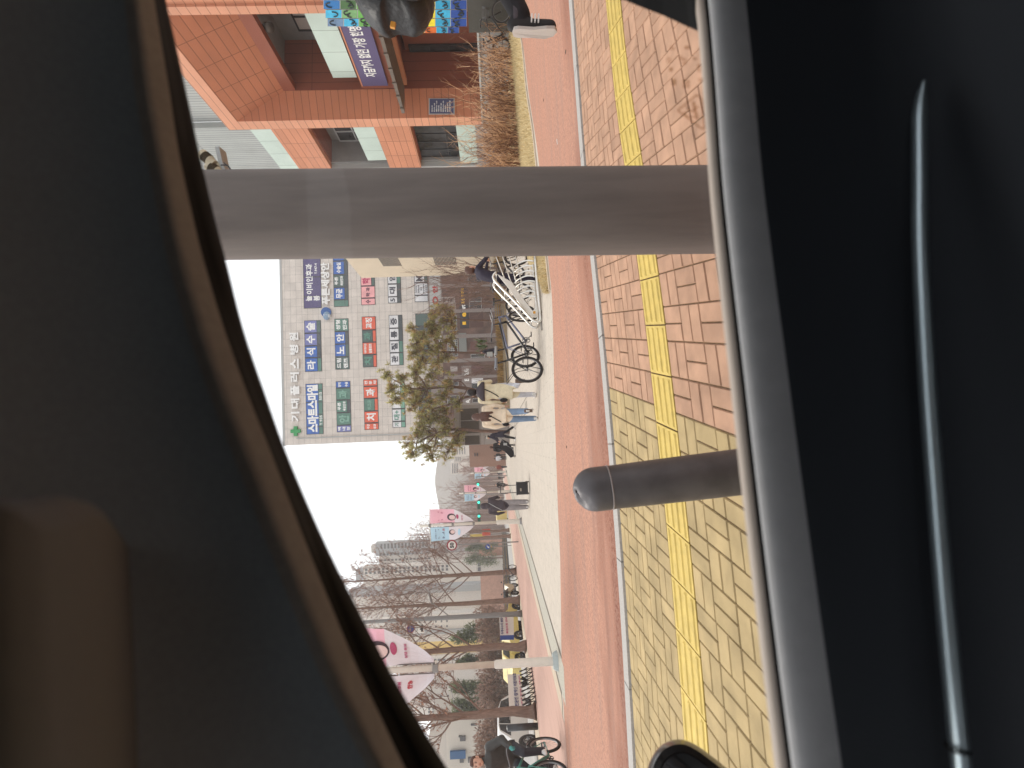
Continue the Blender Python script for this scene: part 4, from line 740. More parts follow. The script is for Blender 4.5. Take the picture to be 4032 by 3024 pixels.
for (bp, tp, r0, lab, nb, lev) in (
    ((2112, 2800), (1180, 2866), .165, 'bare street tree with a thick trunk at the left, beside the white car', 26, 3),
    ((2074, 2546), (1130, 2592), .17, 'bare street tree with spreading dark limbs, small cloth banner tied to it', 30, 3),
    ((2047, 2362), (1200, 2407), .17, 'bare street tree with a straight trunk right behind the cream motorcycle', 34, 2),
    ((2034, 2250), (1230, 2298), .18, 'tall bare street tree with dense reddish twigs at the parked bicycles', 44, 3),
    ((2011, 2110), (1560, 2136), .17, 'bare street tree behind the speed limit sign', 30, 2),
    ((2006, 2087), (1600, 2106), .17, 'bare street tree between the speed sign tree and the banner post', 26, 2),
    ((2002, 2056), (1640, 2068), .16, 'bare street tree just right of the second banner post', 26, 2),
    ((1996, 2022), (1650, 2032), .16, 'thin bare street tree behind the yellow van', 24, 2),
    ((1990, 1975), (1690, 1984), .15, 'thin bare street tree behind the person with the hand cart', 22, 2),
    ((1987, 1915), (1720, 1922), .15, 'thin bare street tree behind the dark cyclist', 22, 2)):
    base = G(*bp, .0); street_tree(base, topP(base, *tp), r0, lab, nb, lev, .2 if lev > 2 else .3)
# far wood down the road reads as one mass
b = MB()
for i in range(150):
    y = rnd.uniform(1800, 2190); Z = rnd.uniform(150, 215); p = P(1972, y, Z); p.z = -.15; h = rnd.uniform(9, 19)*(1 if y > 1880 else .8)
    b.tube([p, p+V((0, 0, h*.5)), p+V((0, 0, h))], [.2, .14, .03], BARK, 4, False)
    for j in range(26):
        s = p+V((0, 0, h*rnd.uniform(.3, .98))); a = rnd.uniform(0, 6.3); d = V((cos(a)*.6, sin(a)*.6, .8)).normalized(); branch(b, s, d, rnd.uniform(1.2, 3), .06, 1, TWG, TWG, .05, 5, .6, 3)
b.build('woodland', None, kind='stuff', label='brown mass of far bare trees along the end of the road', cat='trees')
# pines in front of the clinic
def needles(b, c, R, n, mat):
    for _ in range(n):
        d = V((rnd.gauss(0, 1), rnd.gauss(0, 1), rnd.gauss(.35, .8))).normalized(); s = frame(d)[0]; p = c+d*(R*rnd.uniform(.0, .35)); L = R*rnd.uniform(.6, 1.0); w_ = .03+.012*rnd.random()
        b.add([p-s*w_, p+s*w_, p+d*L], [(0, 1, 2)], mat)
def pine(bp, Z, label, trunk, blobs, r0=.16):
    base = P(bp[0], bp[1], Z); base.z = 0; T = thing('pine_tree', label, 'tree', base, 0, 'pines in front of the clinic'); tp = [base]+[P(x, y, Z) for x, y in trunk]
    b = MB(); k = len(tp); b.tube(smooth_pts(tp, 4), [r0*(1-.6*i/((k-1)*4)) for i in range((k-1)*4+1)], PBARK, 9); b.build('trunk', T, True)
    lb, cb = MB(), MB()
    for (x, y, rx, ry) in blobs:            # a bough per blob, clumps of needles along its twigs
        c = P(x, y, Z+rnd.uniform(-1.5, 1.5)); s = min(tp[1:], key=lambda q: (q-c).length+max(0, q.z-c.z)*2); m_ = s.lerp(c, .5)+V((rnd.gauss(0, .15), rnd.gauss(0, .3), -.12)); lb.tube(smooth_pts([s, m_, c], 3), [.07-.05*i/6 for i in range(7)], PBARK, 5, False)
        k = Z/FPX
        for j in range(int(14+rx*ry/34)):
            q = c+V((rnd.gauss(0, .72)*ry*k, rnd.gauss(0, .7)*max(rx, ry)*k, rnd.gauss(0, .66)*rx*k))
            lb.tube([c.lerp(q, .05), c.lerp(q, .5)+V((rnd.gauss(0, .06), 0, rnd.gauss(0, .06))), q], [.022, .016, .008], PBARK, 3, False); needles(cb, q, rnd.uniform(.26, .44), 30, NEED if rnd.random() < .7 else NEED2)
    lb.build('boughs', T); cb.build('crown', T); return T
pine((1988, 1702), 42, 'leaning pine tree at the left end of the clinic, over the louvred kiosk', [(1890, 1697), (1800, 1690), (1720, 1705), (1640, 1745)],
     [(1610, 1745, 22, 24), (1640, 1715, 24, 26), (1625, 1785, 20, 22), (1670, 1760, 26, 30), (1690, 1700, 26, 26), (1720, 1740, 28, 34), (1755, 1700, 22, 26), (1765, 1775, 24, 26), (1800, 1745, 20, 26), (1700, 1795, 20, 20), (1810, 1710, 16, 20), (1660, 1680, 18, 18)])
pine((1988, 1552), 41, 'broad dark trunked pine tree in the middle, behind the cream coated walker', [(1930, 1552), (1840, 1530), (1760, 1522), (1680, 1530), (1600, 1530)],
     [(1520, 1480, 16, 22), (1545, 1530, 20, 26), (1560, 1570, 18, 22), (1580, 1490, 18, 22), (1610, 1545, 24, 28), (1630, 1600, 24, 26), (1640, 1470, 20, 26), (1670, 1530, 26, 30), (1690, 1590, 26, 28), (1700, 1480, 22, 26), (1740, 1560, 26, 30), (1750, 1620, 22, 24), (1770, 1510, 20, 26), (1800, 1590, 18, 26), (1660, 1635, 18, 18)], .2)
pine((1990, 1568), 42, 'second dark stem pine close behind the middle pine', [(1930, 1575), (1850, 1560), (1780, 1590), (1700, 1610)], [(1720, 1640, 20, 24), (1690, 1655, 18, 20), (1760, 1655, 20, 22), (1640, 1560, 18, 20)], .17)
pine((1984, 1392), 43, 'straight pine tree in front of the tan shop lettering', [(1900, 1390), (1800, 1388), (1720, 1384), (1660, 1376)],
     [(1630, 1300, 18, 22), (1640, 1350, 20, 24), (1625, 1390, 20, 24), (1660, 1330, 22, 26), (1665, 1420, 22, 26), (1690, 1370, 26, 28), (1700, 1310, 20, 24), (1720, 1430, 22, 26), (1735, 1350, 22, 26), (1760, 1400, 20, 24), (1775, 1330, 16, 22), (1650, 1450, 18, 22)], .13)
pine((1978, 1262), 43, 'small multi stemmed pine beside the lit shop sign', [(1900, 1262), (1830, 1258), (1770, 1250)], [(1710, 1235, 20, 24), (1700, 1275, 20, 24), (1735, 1215, 18, 20), (1745, 1260, 22, 24), (1770, 1230, 18, 22), (1780, 1285, 16, 18), (1720, 1300, 16, 16)], .09)
# bare shrubs with many fine upright stems
def shrub(base, H_, label, n=16, spread=.55, lev=2, mat=None, name='bare_shrub', group='bare shrubs in front of the clinic', r=.036, nsub=5, tw=None):
    b = MB()
    for i in range(n):
        a = rnd.uniform(0, 6.3); e = rnd.uniform(.05, spread); d = V((cos(a)*sin(e), sin(a)*sin(e), cos(e))); branch(b, base+V((cos(a)*.08, sin(a)*.08, 0)), d, H_*rnd.uniform(.6, 1.0), r, lev, mat or BARK, tw or TWG, .06, nsub, .5, 4)
    return b.build(name, None, label=label, cat='shrub', group=group)
for x, y, Z, h, lab, n in ((1960, 1062, 32, 6.2, 'tall bare shrub nearest the foreground post', 20), (1960, 1130, 33, 6.0, 'tall fan shaped bare shrub beside the person at the rack', 24), (1960, 1190, 35, 5.0, 'bare shrub right of the lit shop sign', 16), (1975, 1440, 40, 5.0, 'bare shrub between the pines in front of the white display', 12), (1975, 1478, 41, 4.4, 'low bare shrub next to the middle pine trunk', 10)):
    p = P(x, y, Z); p.z = 0; shrub(p, h, lab, int(n*.55), .6)
# long planter with brown grass in front of the clinic
PLZ = 38; pa, pc = P(1990, 1625, PLZ), P(1990, 1010, PLZ); pa.z = pc.z = 0; pv = pc-pa; b = MB(); b.ob(pa, pv, V((0, 3, 0)), V((0, 0, .42)), M('planter_stone', A(190, 170, 140), .9, var=.1)); b.build('planter', None, label='long low stone planter full of brown grass below the clinic', cat='planter')
b = MB(); DG = M('brown_grass', A(158, 126, 76, 1.1), .9, isl=.35)
for _ in range(5200):
    p = pa+pv*rnd.random()+V((0, rnd.uniform(-.15, 2.8), .4)); h = rnd.uniform(.2, .62); a = rnd.uniform(0, 6.3); q = V((cos(a)*.05, sin(a)*.05, 0)); b.add([p-q, p+q, p+V((rnd.gauss(0, .12), rnd.gauss(0, .12), h))], [(0, 1, 2)], DG)
b.build('ground_cover', None, kind='stuff', label='brown grass growing in the long planter', cat='grass')
for x, y in ((1890, 1385), (1886, 1362), (1892, 1340)):
    p = P(x+85, y, 44); p.z = 0; b = MB()
    for i in range(60): a = rnd.uniform(0, 6.3); e = rnd.uniform(.1, 1.1); d = V((cos(a)*sin(e), sin(a)*sin(e), cos(e))); q = p+V((0, 0, 1.6+rnd.uniform(0, .8))); s = frame(d)[0]*.05; b.add([q-s, q+s, q+d*rnd.uniform(.5, .9)], [(0, 1, 2)], SPIKE)
    b.cyl(p, p+V((0, 0, 1.7)), .25, SHG, 12, .3); b.build('potted_plant', None, label={1385: 'left spiky green potted plant in front of the brown shop doors', 1362: 'middle spiky green potted plant in front of the brown shop doors', 1340: 'right spiky green potted plant in front of the brown shop doors'}[y], cat='plant', group='spiky potted plants')
# bare twiggy bushes along the bed on the right
BT = M('bush_twig', A(206, 164, 126, 1.0), .9, isl=.2); BT2 = M('bush_twig_dark', A(120, 84, 62, 1.0), .9, isl=.3)
def bush(base, H_, W_, n, label, tall=0):
    b = MB()
    for i in range(n):
        p = base+V((rnd.uniform(-W_, W_), rnd.uniform(-.45, .45), 0)); a = rnd.uniform(0, 6.3); e = abs(rnd.gauss(0, .42)); d = V((cos(a)*sin(e), sin(a)*sin(e), cos(e))); L = H_*rnd.uniform(.55, 1.05)
        if i < tall: L *= 1.7
        mm = BT if rnd.random() < .55 else BT2; branch(b, p, d, L, .0105, 1 if i > tall else 2, mm, mm, .03, 4, .6, 4)
    return b.build('bare_bush', None, label=label, cat='bush', group='bare twiggy bushes along the orange building')
BL = ['bush cut by the top edge of the view, beside the black shoe', 'second bush from the passer by, below the mosaic', 'bush in front of the dark entrance', 'bush under the canopy, with long bare whips', 'bush in front of the parked bicycle saddle', 'bush below the blue notice board', 'dense bush in front of the lower dark window', 'dense bush in front of the pale glass panel', 'dense tall bush touching the foreground post', 'bush mostly hidden behind the foreground post']
for i, (x, y, h, n, tl) in enumerate(((1988, 15, 1.5, 70, 6), (2002, 95, 1.2, 60, 6), (2016, 175, 1.15, 60, 4), (2024, 255, 1.25, 70, 8), (2030, 330, 1.2, 80, 6), (2036, 400, 1.25, 100, 5), (2040, 470, 1.3, 130, 6), (2046, 545, 1.3, 150, 8), (2053, 620, 1.35, 160, 10), (2060, 720, 1.2, 90, 4))):
    p = G(x, y)+V((.3, .45, 0)); bush(p, h, .62, int(n*.72), BL[i], tl)
# evergreens and hedges across the road
def foliage(b, c, rx, rz, n, mat, s=.22):
    for _ in range(n):
        d = V((rnd.gauss(0, 1), rnd.gauss(0, 1), rnd.gauss(0, 1))).normalized()*rnd.random()**.45; p = c+V((d.x*rx, d.y*rx, d.z*rz)); u = wob(d+V((0, 0, .3)), .5); v = frame(u)[0]; q = s*rnd.uniform(.5, 1.3)
        b.add([p-v*q*.4, p+v*q*.4, p+u*q*1.3], [(0, 1, 2)], mat)
def ever(base, H_, R, label, n=2600, name='evergreen_tree', mat=None, group='evergreens across the road', s=.3):
    T = thing(name, label, 'tree', base, 0, group); b = MB(); b.tube([base, base+V((0, 0, H_*.55))], [.22, .12], BARK, 8); b.build('trunk', T)
    b = MB()
    for i in range(16):
        t = .3+.66*i/16; a = rnd.uniform(0, 6.3); rr = R*(1-.55*abs(t-.45)*1.6); c = base+V((cos(a)*rr*.5, sin(a)*rr*.5, H_*t)); foliage(b, c, rr*.62, H_*.11, n//16, mat or EVG, s)
    b.build('crown', T); return T
for x0, x1, y, R, Z, lab in ((1778, 1965, 2490, 55, 62, 'dark round evergreen behind the small cloth banner'), (1768, 1965, 2690, 42, 60, 'evergreen right of the white banner post'), (1775, 1960, 2770, 45, 60, 'evergreen left of the white banner post'), (1800, 1960, 2590, 30, 64, 'narrow evergreen by the yellow block'), (1826, 1955, 2195, 34, 118, 'dark evergreen behind the brick booth'), (1830, 1955, 2150, 24, 116, 'evergreen behind the red lantern sign')):
    p = P(1985, y, Z); p.z = -.15; ever(p, P(x0, y, Z).z, R*Z/FPX, lab)
def hedge(x0, y, Z, R, label, n=900, s=.28):
    p = P(1985, y, Z); p.z = -.15; b = MB(); H_ = P(x0, y, Z).z
    for i in range(16): a = rnd.uniform(0, 6.3); branch(b, p+V((cos(a)*R*.3, sin(a)*R*.3, 0)), V((cos(a)*.35, sin(a)*.35, 1)).normalized(), H_*.85, .04, 2, TWB, HEDB, .05, 5, .6, 4)
    foliage(b, p+V((0, 0, H_*.6)), R, H_*.42, n, HEDB, s); return b.build('brown_hedge', None, label=label, cat='bush', group='reddish brown bushes across the road')
for i, (x0, y, Z, R) in enumerate(((1862, 2420, 62, 1.6), (1870, 2470, 60, 1.6), (1880, 2530, 58, 1.5), (1875, 2580, 58, 1.5), (1868, 2630, 56, 1.5), (1885, 2700, 54, 1.7), (1865, 2740, 54, 1.8), (1880, 2790, 52, 1.6), (1900, 2830, 50, 1.5), (1865, 2880, 48, 1.8), (1872, 2930, 47, 1.7), (1860, 2985, 46, 1.9))):
    hedge(x0, y, Z, R, 'reddish brown leafless bush across the road, '+['behind the motorcycle tree', 'below the big evergreen', 'behind the left tree trunk', 'under the yellow block', 'right of the white banner post', 'left beside the white banner post', 'under the left evergreen', 'above the long banner end', 'behind the leftmost tree trunk', 'above the white car roof', 'behind the rider', 'left of the rider head'][i])
# ------------------------------------------------------------------ people
SKIN = M('skin', A(214, 168, 146, 1.15), .6); SOLE = M('shoe_sole', A(120, 96, 80), .8); WSHOE = M('shoe_white', A(232, 228, 224, 1.2), .7); BSHOE = M('shoe_black', A(46, 42, 44), .7)
HAIRB = M('hair_black', A(44, 36, 36), .55, var=.3, scale=40, stretch=(6, 6, .6)); HAIRN = M('hair_brown', A(104, 70, 58), .5, var=.35, scale=40, stretch=(6, 6, .6)); EYE = M('eye_dark', (.02, .02, .02), .3); LIP = M('lips', A(170, 92, 84), .6)
def cloth(n, r, g, b_, k=1.15): return M('cloth_'+n, A(r, g, b_, k), .85, var=.10, scale=9, bump=.25, bscale=30)
NAVY, DGREY, GREYT, CREAMC, OFFW, JEANS, BLACKC, WINE, LGREY = cloth('navy', 46, 40, 56), cloth('dark_grey', 76, 67, 72), cloth('grey', 150, 142, 142), cloth('cream', 226, 212, 182), cloth('offwhite', 232, 212, 188), cloth('jeans', 122, 142, 168), cloth('black', 30, 27, 31), cloth('rust', 140, 72, 60), cloth('pale', 206, 204, 210)
def ringmesh(mb, rings, mat, n=20, cap=True):   # rings: (centre, rx, ry)
    vs = []; fs = []
    for c, rx, ry in rings:
        for j in range(n): t = 2*pi*j/n; vs.append(V(c)+V((cos(t)*rx, sin(t)*ry, 0)))
    k = len(rings)
    for i in range(k-1):
        for j in range(n): q = (j+1) % n; fs.append((i*n+j, i*n+q, (i+1)*n+q, (i+1)*n+j))
    if cap: fs += [tuple(range(n-1, -1, -1)), tuple(range((k-1)*n, k*n))]
    mb.add(vs, fs, mat)
def caps(mb, a, c, r0, r1, mat, n=12):
    a, c = V(a), V(c); d = (c-a); L = max(d.length, 1e-4); u = d/L; pts = []; rs = []
    for i in range(5): t = pi/2*(1-i/4); pts.append(a-u*r0*sin(t)); rs.append(max(r0*cos(t), r0*.05))
    for i in range(5): t = pi/2*i/4; pts.append(c+u*r1*sin(t)); rs.append(max(r1*cos(t), r1*.05))
    mb.tube(pts, rs, mat, n)
class Body:
    def __init__(s): s.mb = MB(); s.seg = []
    def cap(s, a, c, r0, r1, mat): caps(s.mb, a, c, r0, r1, mat); s.seg.append((V(a), V(c), r0, r1, mat))
    def rings(s, rings, mat):
        ringmesh(s.mb, rings, mat)
        for (c, rx, ry), (c2, rx2, ry2) in zip(rings, rings[1:]): s.seg.append((V(c), V(c2), (rx+ry)/2, (rx2+ry2)/2, mat))
    def build(s, T, vox):
        me = bpy.data.meshes.new('body'); me.from_pydata([tuple(p) for p in s.mb.v], [], s.mb.f); me.update(); o = bpy.data.objects.new('body', me); SC.collection.objects.link(o)
        r = o.modifiers.new('r', 'REMESH'); r.mode = 'VOXEL'; r.voxel_size = vox; sm_ = o.modifiers.new('s', 'SMOOTH'); sm_.iterations = 2; sm_.factor = .5
        m2 = bpy.data.meshes.new_from_object(o.evaluated_get(bpy.context.evaluated_depsgraph_get())); o.modifiers.clear(); o.data = m2; bpy.data.meshes.remove(me); m2.name = 'body'
        mats = []; idx = []; sg = s.seg
        for *_, m in sg:
            if m not in mats: mats.append(m); 
        m2.materials.clear()
        for m in mats: m2.materials.append(m)
        for p in m2.polygons:
            c = p.center; best = 9; bm_ = 0
            for a, e, r0, r1, m in sg:
                d = e-a; t = max(0, min(1, (c-a).dot(d)/max(d.length_squared, 1e-9))); q = (c-a-d*t).length-(r0+(r1-r0)*t)
                if q < best: best = q; bm_ = mats.index(m)
            idx.append(bm_)
        m2.polygons.foreach_set('material_index', idx); m2.polygons.foreach_set('use_smooth', [True]*len(idx)); m2.update(); o.parent = T; return o
def hand(B, w, el, side, mat, curl=.5, s=1.):
    d = (V(w)-V(el)).normalized(); x = V((side, 0, 0)); x = (x-d*x.dot(d)).normalized(); nrm = d.cross(x); pw = V(w)+d*.05*s; B.cap(w, V(w)+d*.075*s, .03*s, .034*s, mat)
    for i, L in enumerate((.07, .08, .074, .058)):
        o = V(w)+d*.085*s+nrm*((i-1.5)*.019*s); k = o+d*(L*.55*s)-x*(.01*s*curl); B.cap(o, k, .0095*s, .009*s, mat); B.cap(k, k+(d*(1-curl)-x*curl*1.0).normalized()*(L*.5*s), .009*s, .0075*s, mat)
    t0 = V(w)+d*.03*s+nrm*.03*s; t1 = t0+(d*.6+nrm*.7)*.045*s; B.cap(t0, t1, .0125*s, .011*s, mat); B.cap(t1, t1+(d*.9-x*.3)*.035*s, .011*s, .009*s, mat)
def person(base, rz, H_, label, top=NAVY, leg=BLACKC, shoe=BSHOE, legs=((.25, .1), (-.2, .3)), arms=((.15, .3), (-.2, .3)), lean=.04, hair='short', hmat=None, fat=1., coat=0., vox=.018, hood=None, cap=None, group=None, J=None, skirt=None, hmask=None, face=False, glove=None, headdir=0., puff=0., lw=1.):
    T = thing('person', label, 'person', base, rz, group); s = H_/1.72; B = Body(); q = lambda x, y, z: V((x, y, z))*s
    j = {}
    hip = q(0, 0, .92); j['hip'] = hip; L_ = V((0, sin(lean), cos(lean)))
    j['neck'] = hip+L_*.53*s; j['head'] = hip+L_*.66*s+q(0, .03, 0)
    for sd_, (a, k) in zip((-1, 1), legs):
        h = hip+q(.092*sd_, 0, -.02); kn = h+q(.005*sd_, sin(a)*.43, -cos(a)*.43); an = kn+q(0, sin(a-k)*.41, -cos(a-k)*.41); j['h%d' % sd_], j['k%d' % sd_], j['a%d' % sd_] = h, kn, an; pt_ = max(0, -(a-k))*.8; j['t%d' % sd_] = an+q(.03*sd_, cos(pt_)*.15, -.045-sin(pt_)*.14); j['l%d' % sd_] = an+q(0, -.05, -.05)
    for sd_, (a, e) in zip((-1, 1), arms):
        sh = hip+L_*.47*s+q(.19*sd_*fat, 0, 0); el = sh+q(.07*sd_, sin(a)*.28, -cos(a)*.28); wr = el+q(-.03*sd_, sin(a+e)*.25, -cos(a+e)*.25); j['s%d' % sd_], j['e%d' % sd_], j['w%d' % sd_] = sh, el, wr
    if J: j.update({k: V(v) for k, v in J.items()})
    else:
        mz = min(min(j['t%d' % d].z, j['l%d' % d].z) for d in (-1, 1))-.035*s
        for k in j: j[k] = j[k]-V((0, 0, mz))
    hip, nk, hd_ = j['hip'], j['neck'], j['head']; U = nk-hip; tp = puff
    R_ = lambda t, rx, ry, dy=0: (hip+U*t+V((0, dy*s, 0)), (rx*fat+tp)*s, (ry*fat+tp)*s)
    B.rings([R_(-.12, .165, .115), R_(.05, .175, .12), R_(.3, .16, .11), R_(.6, .19, .12), R_(.8, .20, .115), R_(.93, .13, .085), R_(1.02, .07, .065)], top)
    if coat: B.rings([(hip+V((0, 0, -coat*s)), .19*fat*s, .145*fat*s), (hip+V((0, 0, -coat*.5*s)), .185*fat*s, .14*fat*s), (hip+V((0, 0, .08*s)), .175*fat*s, .125*fat*s)], top)
    for d in (-1, 1):
        B.cap(j['h%d' % d], j['k%d' % d], .098*s, .075*s*lw, leg); B.cap(j['k%d' % d], j['a%d' % d], .073*s*lw, .062*s*lw, leg); B.cap(j['l%d' % d], j['t%d' % d], .036*s, .036*s, shoe)
        B.cap(j['l%d' % d]+V((0, 0, .05*s)), j['t%d' % d]+V((0, 0, .01*s)), .04*s, .032*s, shoe)
        B.cap(nk-U*.1, j['s%d' % d], .07*s, .066*s+tp*.6, top); B.cap(j['s%d' % d], j['e%d' % d], .06*s*fat+tp*.8, .05*s*fat+tp*.7, top); B.cap(j['e%d' % d], j['w%d' % d], .05*s*fat+tp*.6, .038*s+tp*.3, top); hand(B, j['w%d' % d], j['e%d' % d], -d, glove or SKIN, .6, s)
    B.cap(nk-V((0, 0, .03*s)), hd_-V((0, 0, .06*s)), .055*s, .052*s, SKIN)
    f_ = V((sin(headdir), cos(headdir), 0)); r_ = V((cos(headdir), -sin(headdir), 0))
    B.cap(hd_-V((0, 0, .045*s))+f_*.02*s, hd_+V((0, 0, .035*s)), .072*s, .088*s, SKIN); B.cap(hd_-V((0, 0, .085*s))+f_*.035*s, hd_-V((0, 0, .07*s))+f_*.03*s, .045*s, .05*s, SKIN)
    B.cap(hd_+f_*.085*s-V((0, 0, .005*s)), hd_+f_*.105*s-V((0, 0, .03*s)), .012*s, .017*s, SKIN)
    for d in (-1, 1): B.cap(hd_+r_*.086*s*d-V((0, 0, .03*s)), hd_+r_*.088*s*d+V((0, 0, .01*s)), .013*s, .017*s, SKIN)
    B.build(T, vox*s)
    hm = hmat or HAIRB; hb = Body(); up = V((0, 0, 1))
    if hair != 'none' and not hood:
        hb.cap(hd_-f_*.022*s-up*.01*s, hd_-f_*.018*s+up*.052*s, .094*s, .096*s, hm); hb.cap(hd_+f_*.03*s+up*.085*s, hd_-f_*.04*s+up*.09*s, .06*s, .06*s, hm)
        if hair == 'long':
            hb.cap(hd_-f_*.05*s, nk-f_*.105*s-up*.10*s, .095*s, .085*s, hm)
            for d in (-1, 0, 1): hb.cap(nk-f_*.10*s+r_*d*.07*s, nk-f_*.125*s+r_*d*.10*s-up*(.24+.03*d)*s, .06*s, .03*s, hm)
        if hair == 'bun': hb.cap(hd_-f_*.10*s, nk-f_*.08*s+up*.02*s, .06*s, .05*s, hm)
        hb.build(T, .016*s).name = 'hair'
    if hood:
        hb.cap(hd_-f_*.02*s-up*.05*s, hd_-f_*.015*s+up*.05*s, .118*s, .112*s, hood); hb.cap(nk-U*.02-f_*.05*s, nk+up*.04*s, .10*s, .10*s, hood); hb.build(T, .016*s).name = 'hood'
    if cap:
        c_ = MB(); c_.ell(hd_+up*.055*s-f_*.01*s, (.102*s, .112*s, .075*s), cap, 16); c_.box(hd_+f_*.14*s+up*.04*s, (.15*s, .11*s, .012*s), cap, MX.Rotation(-headdir, 3, 'Z')); o = c_.build('cap', None, True); o.location = (0, 0, 0)
        for v in o.data.vertices: v.co += V((0, 0, 0))
        zz_ = [v for v in c_.v]; o.data.from_pydata if False else None
        for v, p in zip(o.data.vertices, c_.v): v.co = p
        o.parent = T
    if face:
        for d in (-1, 1):
            e_ = MB(); e_.ell(hd_+f_*.088*s+r_*.032*s*d+up*.012*s, (.014*s, .006*s, .007*s), EYE, 8); o = e_.build('eye'); put(o, e_, T)
            e_ = MB(); e_.ell(hd_+f_*.09*s+r_*.034*s*d+up*.033*s, (.02*s, .006*s, .005*s), HAIRB, 8); put(e_.build('eyebrow'), e_, T)
        e_ = MB(); e_.ell(hd_+f_*.084*s-up*.062*s, (.026*s, .008*s, .008*s), LIP, 8); put(e_.build('mouth'), e_, T)
    return T, j, s
def put(o, mb, T):                               # re-seat a mesh given in T's local coordinates
    for v, p in zip(o.data.vertices, mb.v): v.co = p
    o.location = (0, 0, 0); o.parent = T; return o
def strapbag(T, j, s, side, mat, z0=-.02, bagsz=(.05, .12, .10), nm='bag', label=None):
    # strap round the torso from one shoulder to the opposite hip, and a small bag there
    hip, nk = j['hip'], j['neck']; b = MB(); a = nk+V((-side*.12*s, 0, -.03*s)); c = hip+V((side*.20*s, 0, z0*s))
    for sg in (-1, 1): b.tube(smooth_pts([a, a.lerp(c, .35)+V((0, sg*.155*s, 0)), a.lerp(c, .7)+V((0, sg*.155*s, 0)), c], 4), .014*s, mat, 6)
    put(b.build('bag_strap'), b, T); b = MB(); b.ell(c+V((side*.03*s, 0, -.05*s)), tuple(q*s for q in bagsz), mat, 12); return put(b.build('shoulder_bag', None, True), b, T)
def at(x, y): return G(x, y)
def hgt(base, xt, y): return topP(base, xt, y).z
B1 = at(2113, 1535); T, j, s = person(B1, rad(6), 1.72, 'person in a bulky cream coat and dark scarf walking away, one brown sole kicked up', CREAMC, LGREY, WSHOE, ((.12, .06), (-.30, 1.15)), ((.0, .3), (.45, 1.5)), .02, fat=1.16, coat=.34, vox=.013)
b = MB(); ringmesh(b, [(j['neck']+V((0, -.02, -.17))*s, .26*s, .17*s), (j['neck']+V((0, -.03, -.10))*s, .25*s, .17*s), (j['neck']+V((0, -.02, -.01))*s, .15*s, .13*s), (j['neck']+V((0, 0, .04))*s, .09*s, .085*s)], DGREY); put(b.build('scarf', None, True), b, T)
strapbag(T, j, s, -1, BLACKC, -.06); b = MB(); a = j['a1']; b.prism([a+V((x, -.07, z))*s for x, z in ((-.045, -.14), (.045, -.14), (.05, -.02), (.045, .09), (-.045, .09), (-.05, -.02))], V((0, -.02, 0)), SOLE); put(b.build('shoe_sole'), b, T)
b = MB(); w_ = j['w1']+V((.0, .06, .07)); b.box(w_, (.08, .012, .15), BLACKC); put(b.build('mobile_phone'), b, T)
B2 = at(2118, 1632); T, j, s = person(B2, rad(-3), 1.62, 'person with long brown hair, cream cardigan and blue jeans walking away', OFFW, JEANS, WSHOE, ((.10, .03), (-.25, .85)), ((.02, .12), (-.06, .25)), .0, 'long', HAIRN, 1.15, .10, .013, lw=1.15)
strapbag(T, j, s, -1, BLACKC, -.04, (.05, .13, .09)); b = MB(); a = j['a1']; b.prism([a+V((x, -.055, z))*s for x, z in ((-.04, -.13), (.04, -.13), (.045, -.02), (.04, .07), (-.04, .07))], V((0, -.02, -.01)), SOLE); put(b.build('shoe_sole'), b, T)
B3 = at(2031, 1708); T, j, s = person(B3, rad(78), 1.76, 'elderly person in a navy coat and pale cap pushing a black walking frame', NAVY, BLACKC, WSHOE, ((.32, .1), (-.34, .25)), ((.5, .5), (.45, .5)), .16, 'short', None, 1.28, .22, .018, cap=M('cap_cream', A(226, 214, 196), .8))
B3b = at(2027, 1752); person(B3b+V((-.1, 2.4, 0)), rad(10), 1.6, 'person with brown bobbed hair in a black coat beyond the walking frame', BLACKC, BLACKC, BSHOE, ((.1, .05), (-.1, .1)), fat=1.15, coat=.25, hmat=HAIRN)
B4 = at(2083, 1985); T, j, s = person(B4, rad(4), 1.70, 'person in a dark grey hooded fleece and grey trousers standing by a loaded hand cart', DGREY, GREYT, WSHOE, ((.06, .03), (-.06, .06)), ((.05, .5), (.35, .9)), .10, hood=DGREY, fat=1.18, vox=.014, lw=1.35)
b = MB(); a, c = j['neck']+V((.1, -.1, -.02))*s, j['hip']+V((-.17, -.09, .03))*s; b.tube([a, a.lerp(c, .5)+V((0, -.075, 0)), c], .01, WFRAME, 6); put(b.build('reflective_strap'), b, T)
far_p = [((1996, 1804), 1.72, 'far person in a white padded jacket and black trousers seen from behind', LGREY, BLACKC, 0.), ((1994, 1793), 1.75, 'far person in a black coat right beside the white jacket', BLACKC, BLACKC, .1), ((1997, 1838), 1.68, 'far person in a rust brown jacket walking toward the banner posts', WINE, BLACKC, 3.), ((1985, 1864), 1.70, 'far person in dark navy clothes left of a banner post', NAVY, NAVY, .2), ((1988, 1880), 1.66, 'far person in black behind the row of banner posts', BLACKC, BLACKC, 2.5), ((1990, 1772), 1.68, 'far person in a grey coat near the brick shop, beside the farthest post', DGREY, BLACKC, 3.1)]
for (p, h, lab, tc, lc, rz) in far_p: person(at(*p), rz, h, lab, tc, lc, legs=((.3, .1), (-.3, .3)), vox=.03, fat=1.12, group='far pedestrians')
pz = P(1990, 1378, 38.6); pz.z = .42; person(pz, rad(70), 1.85, 'person in a long navy coat holding a white bag on the planter edge', NAVY, BLACKC, WSHOE, ((.35, .1), (-.25, .2)), ((.5, .6), (.2, .3)), .1, 'bun', HAIRN, 1.1, .35, .025)
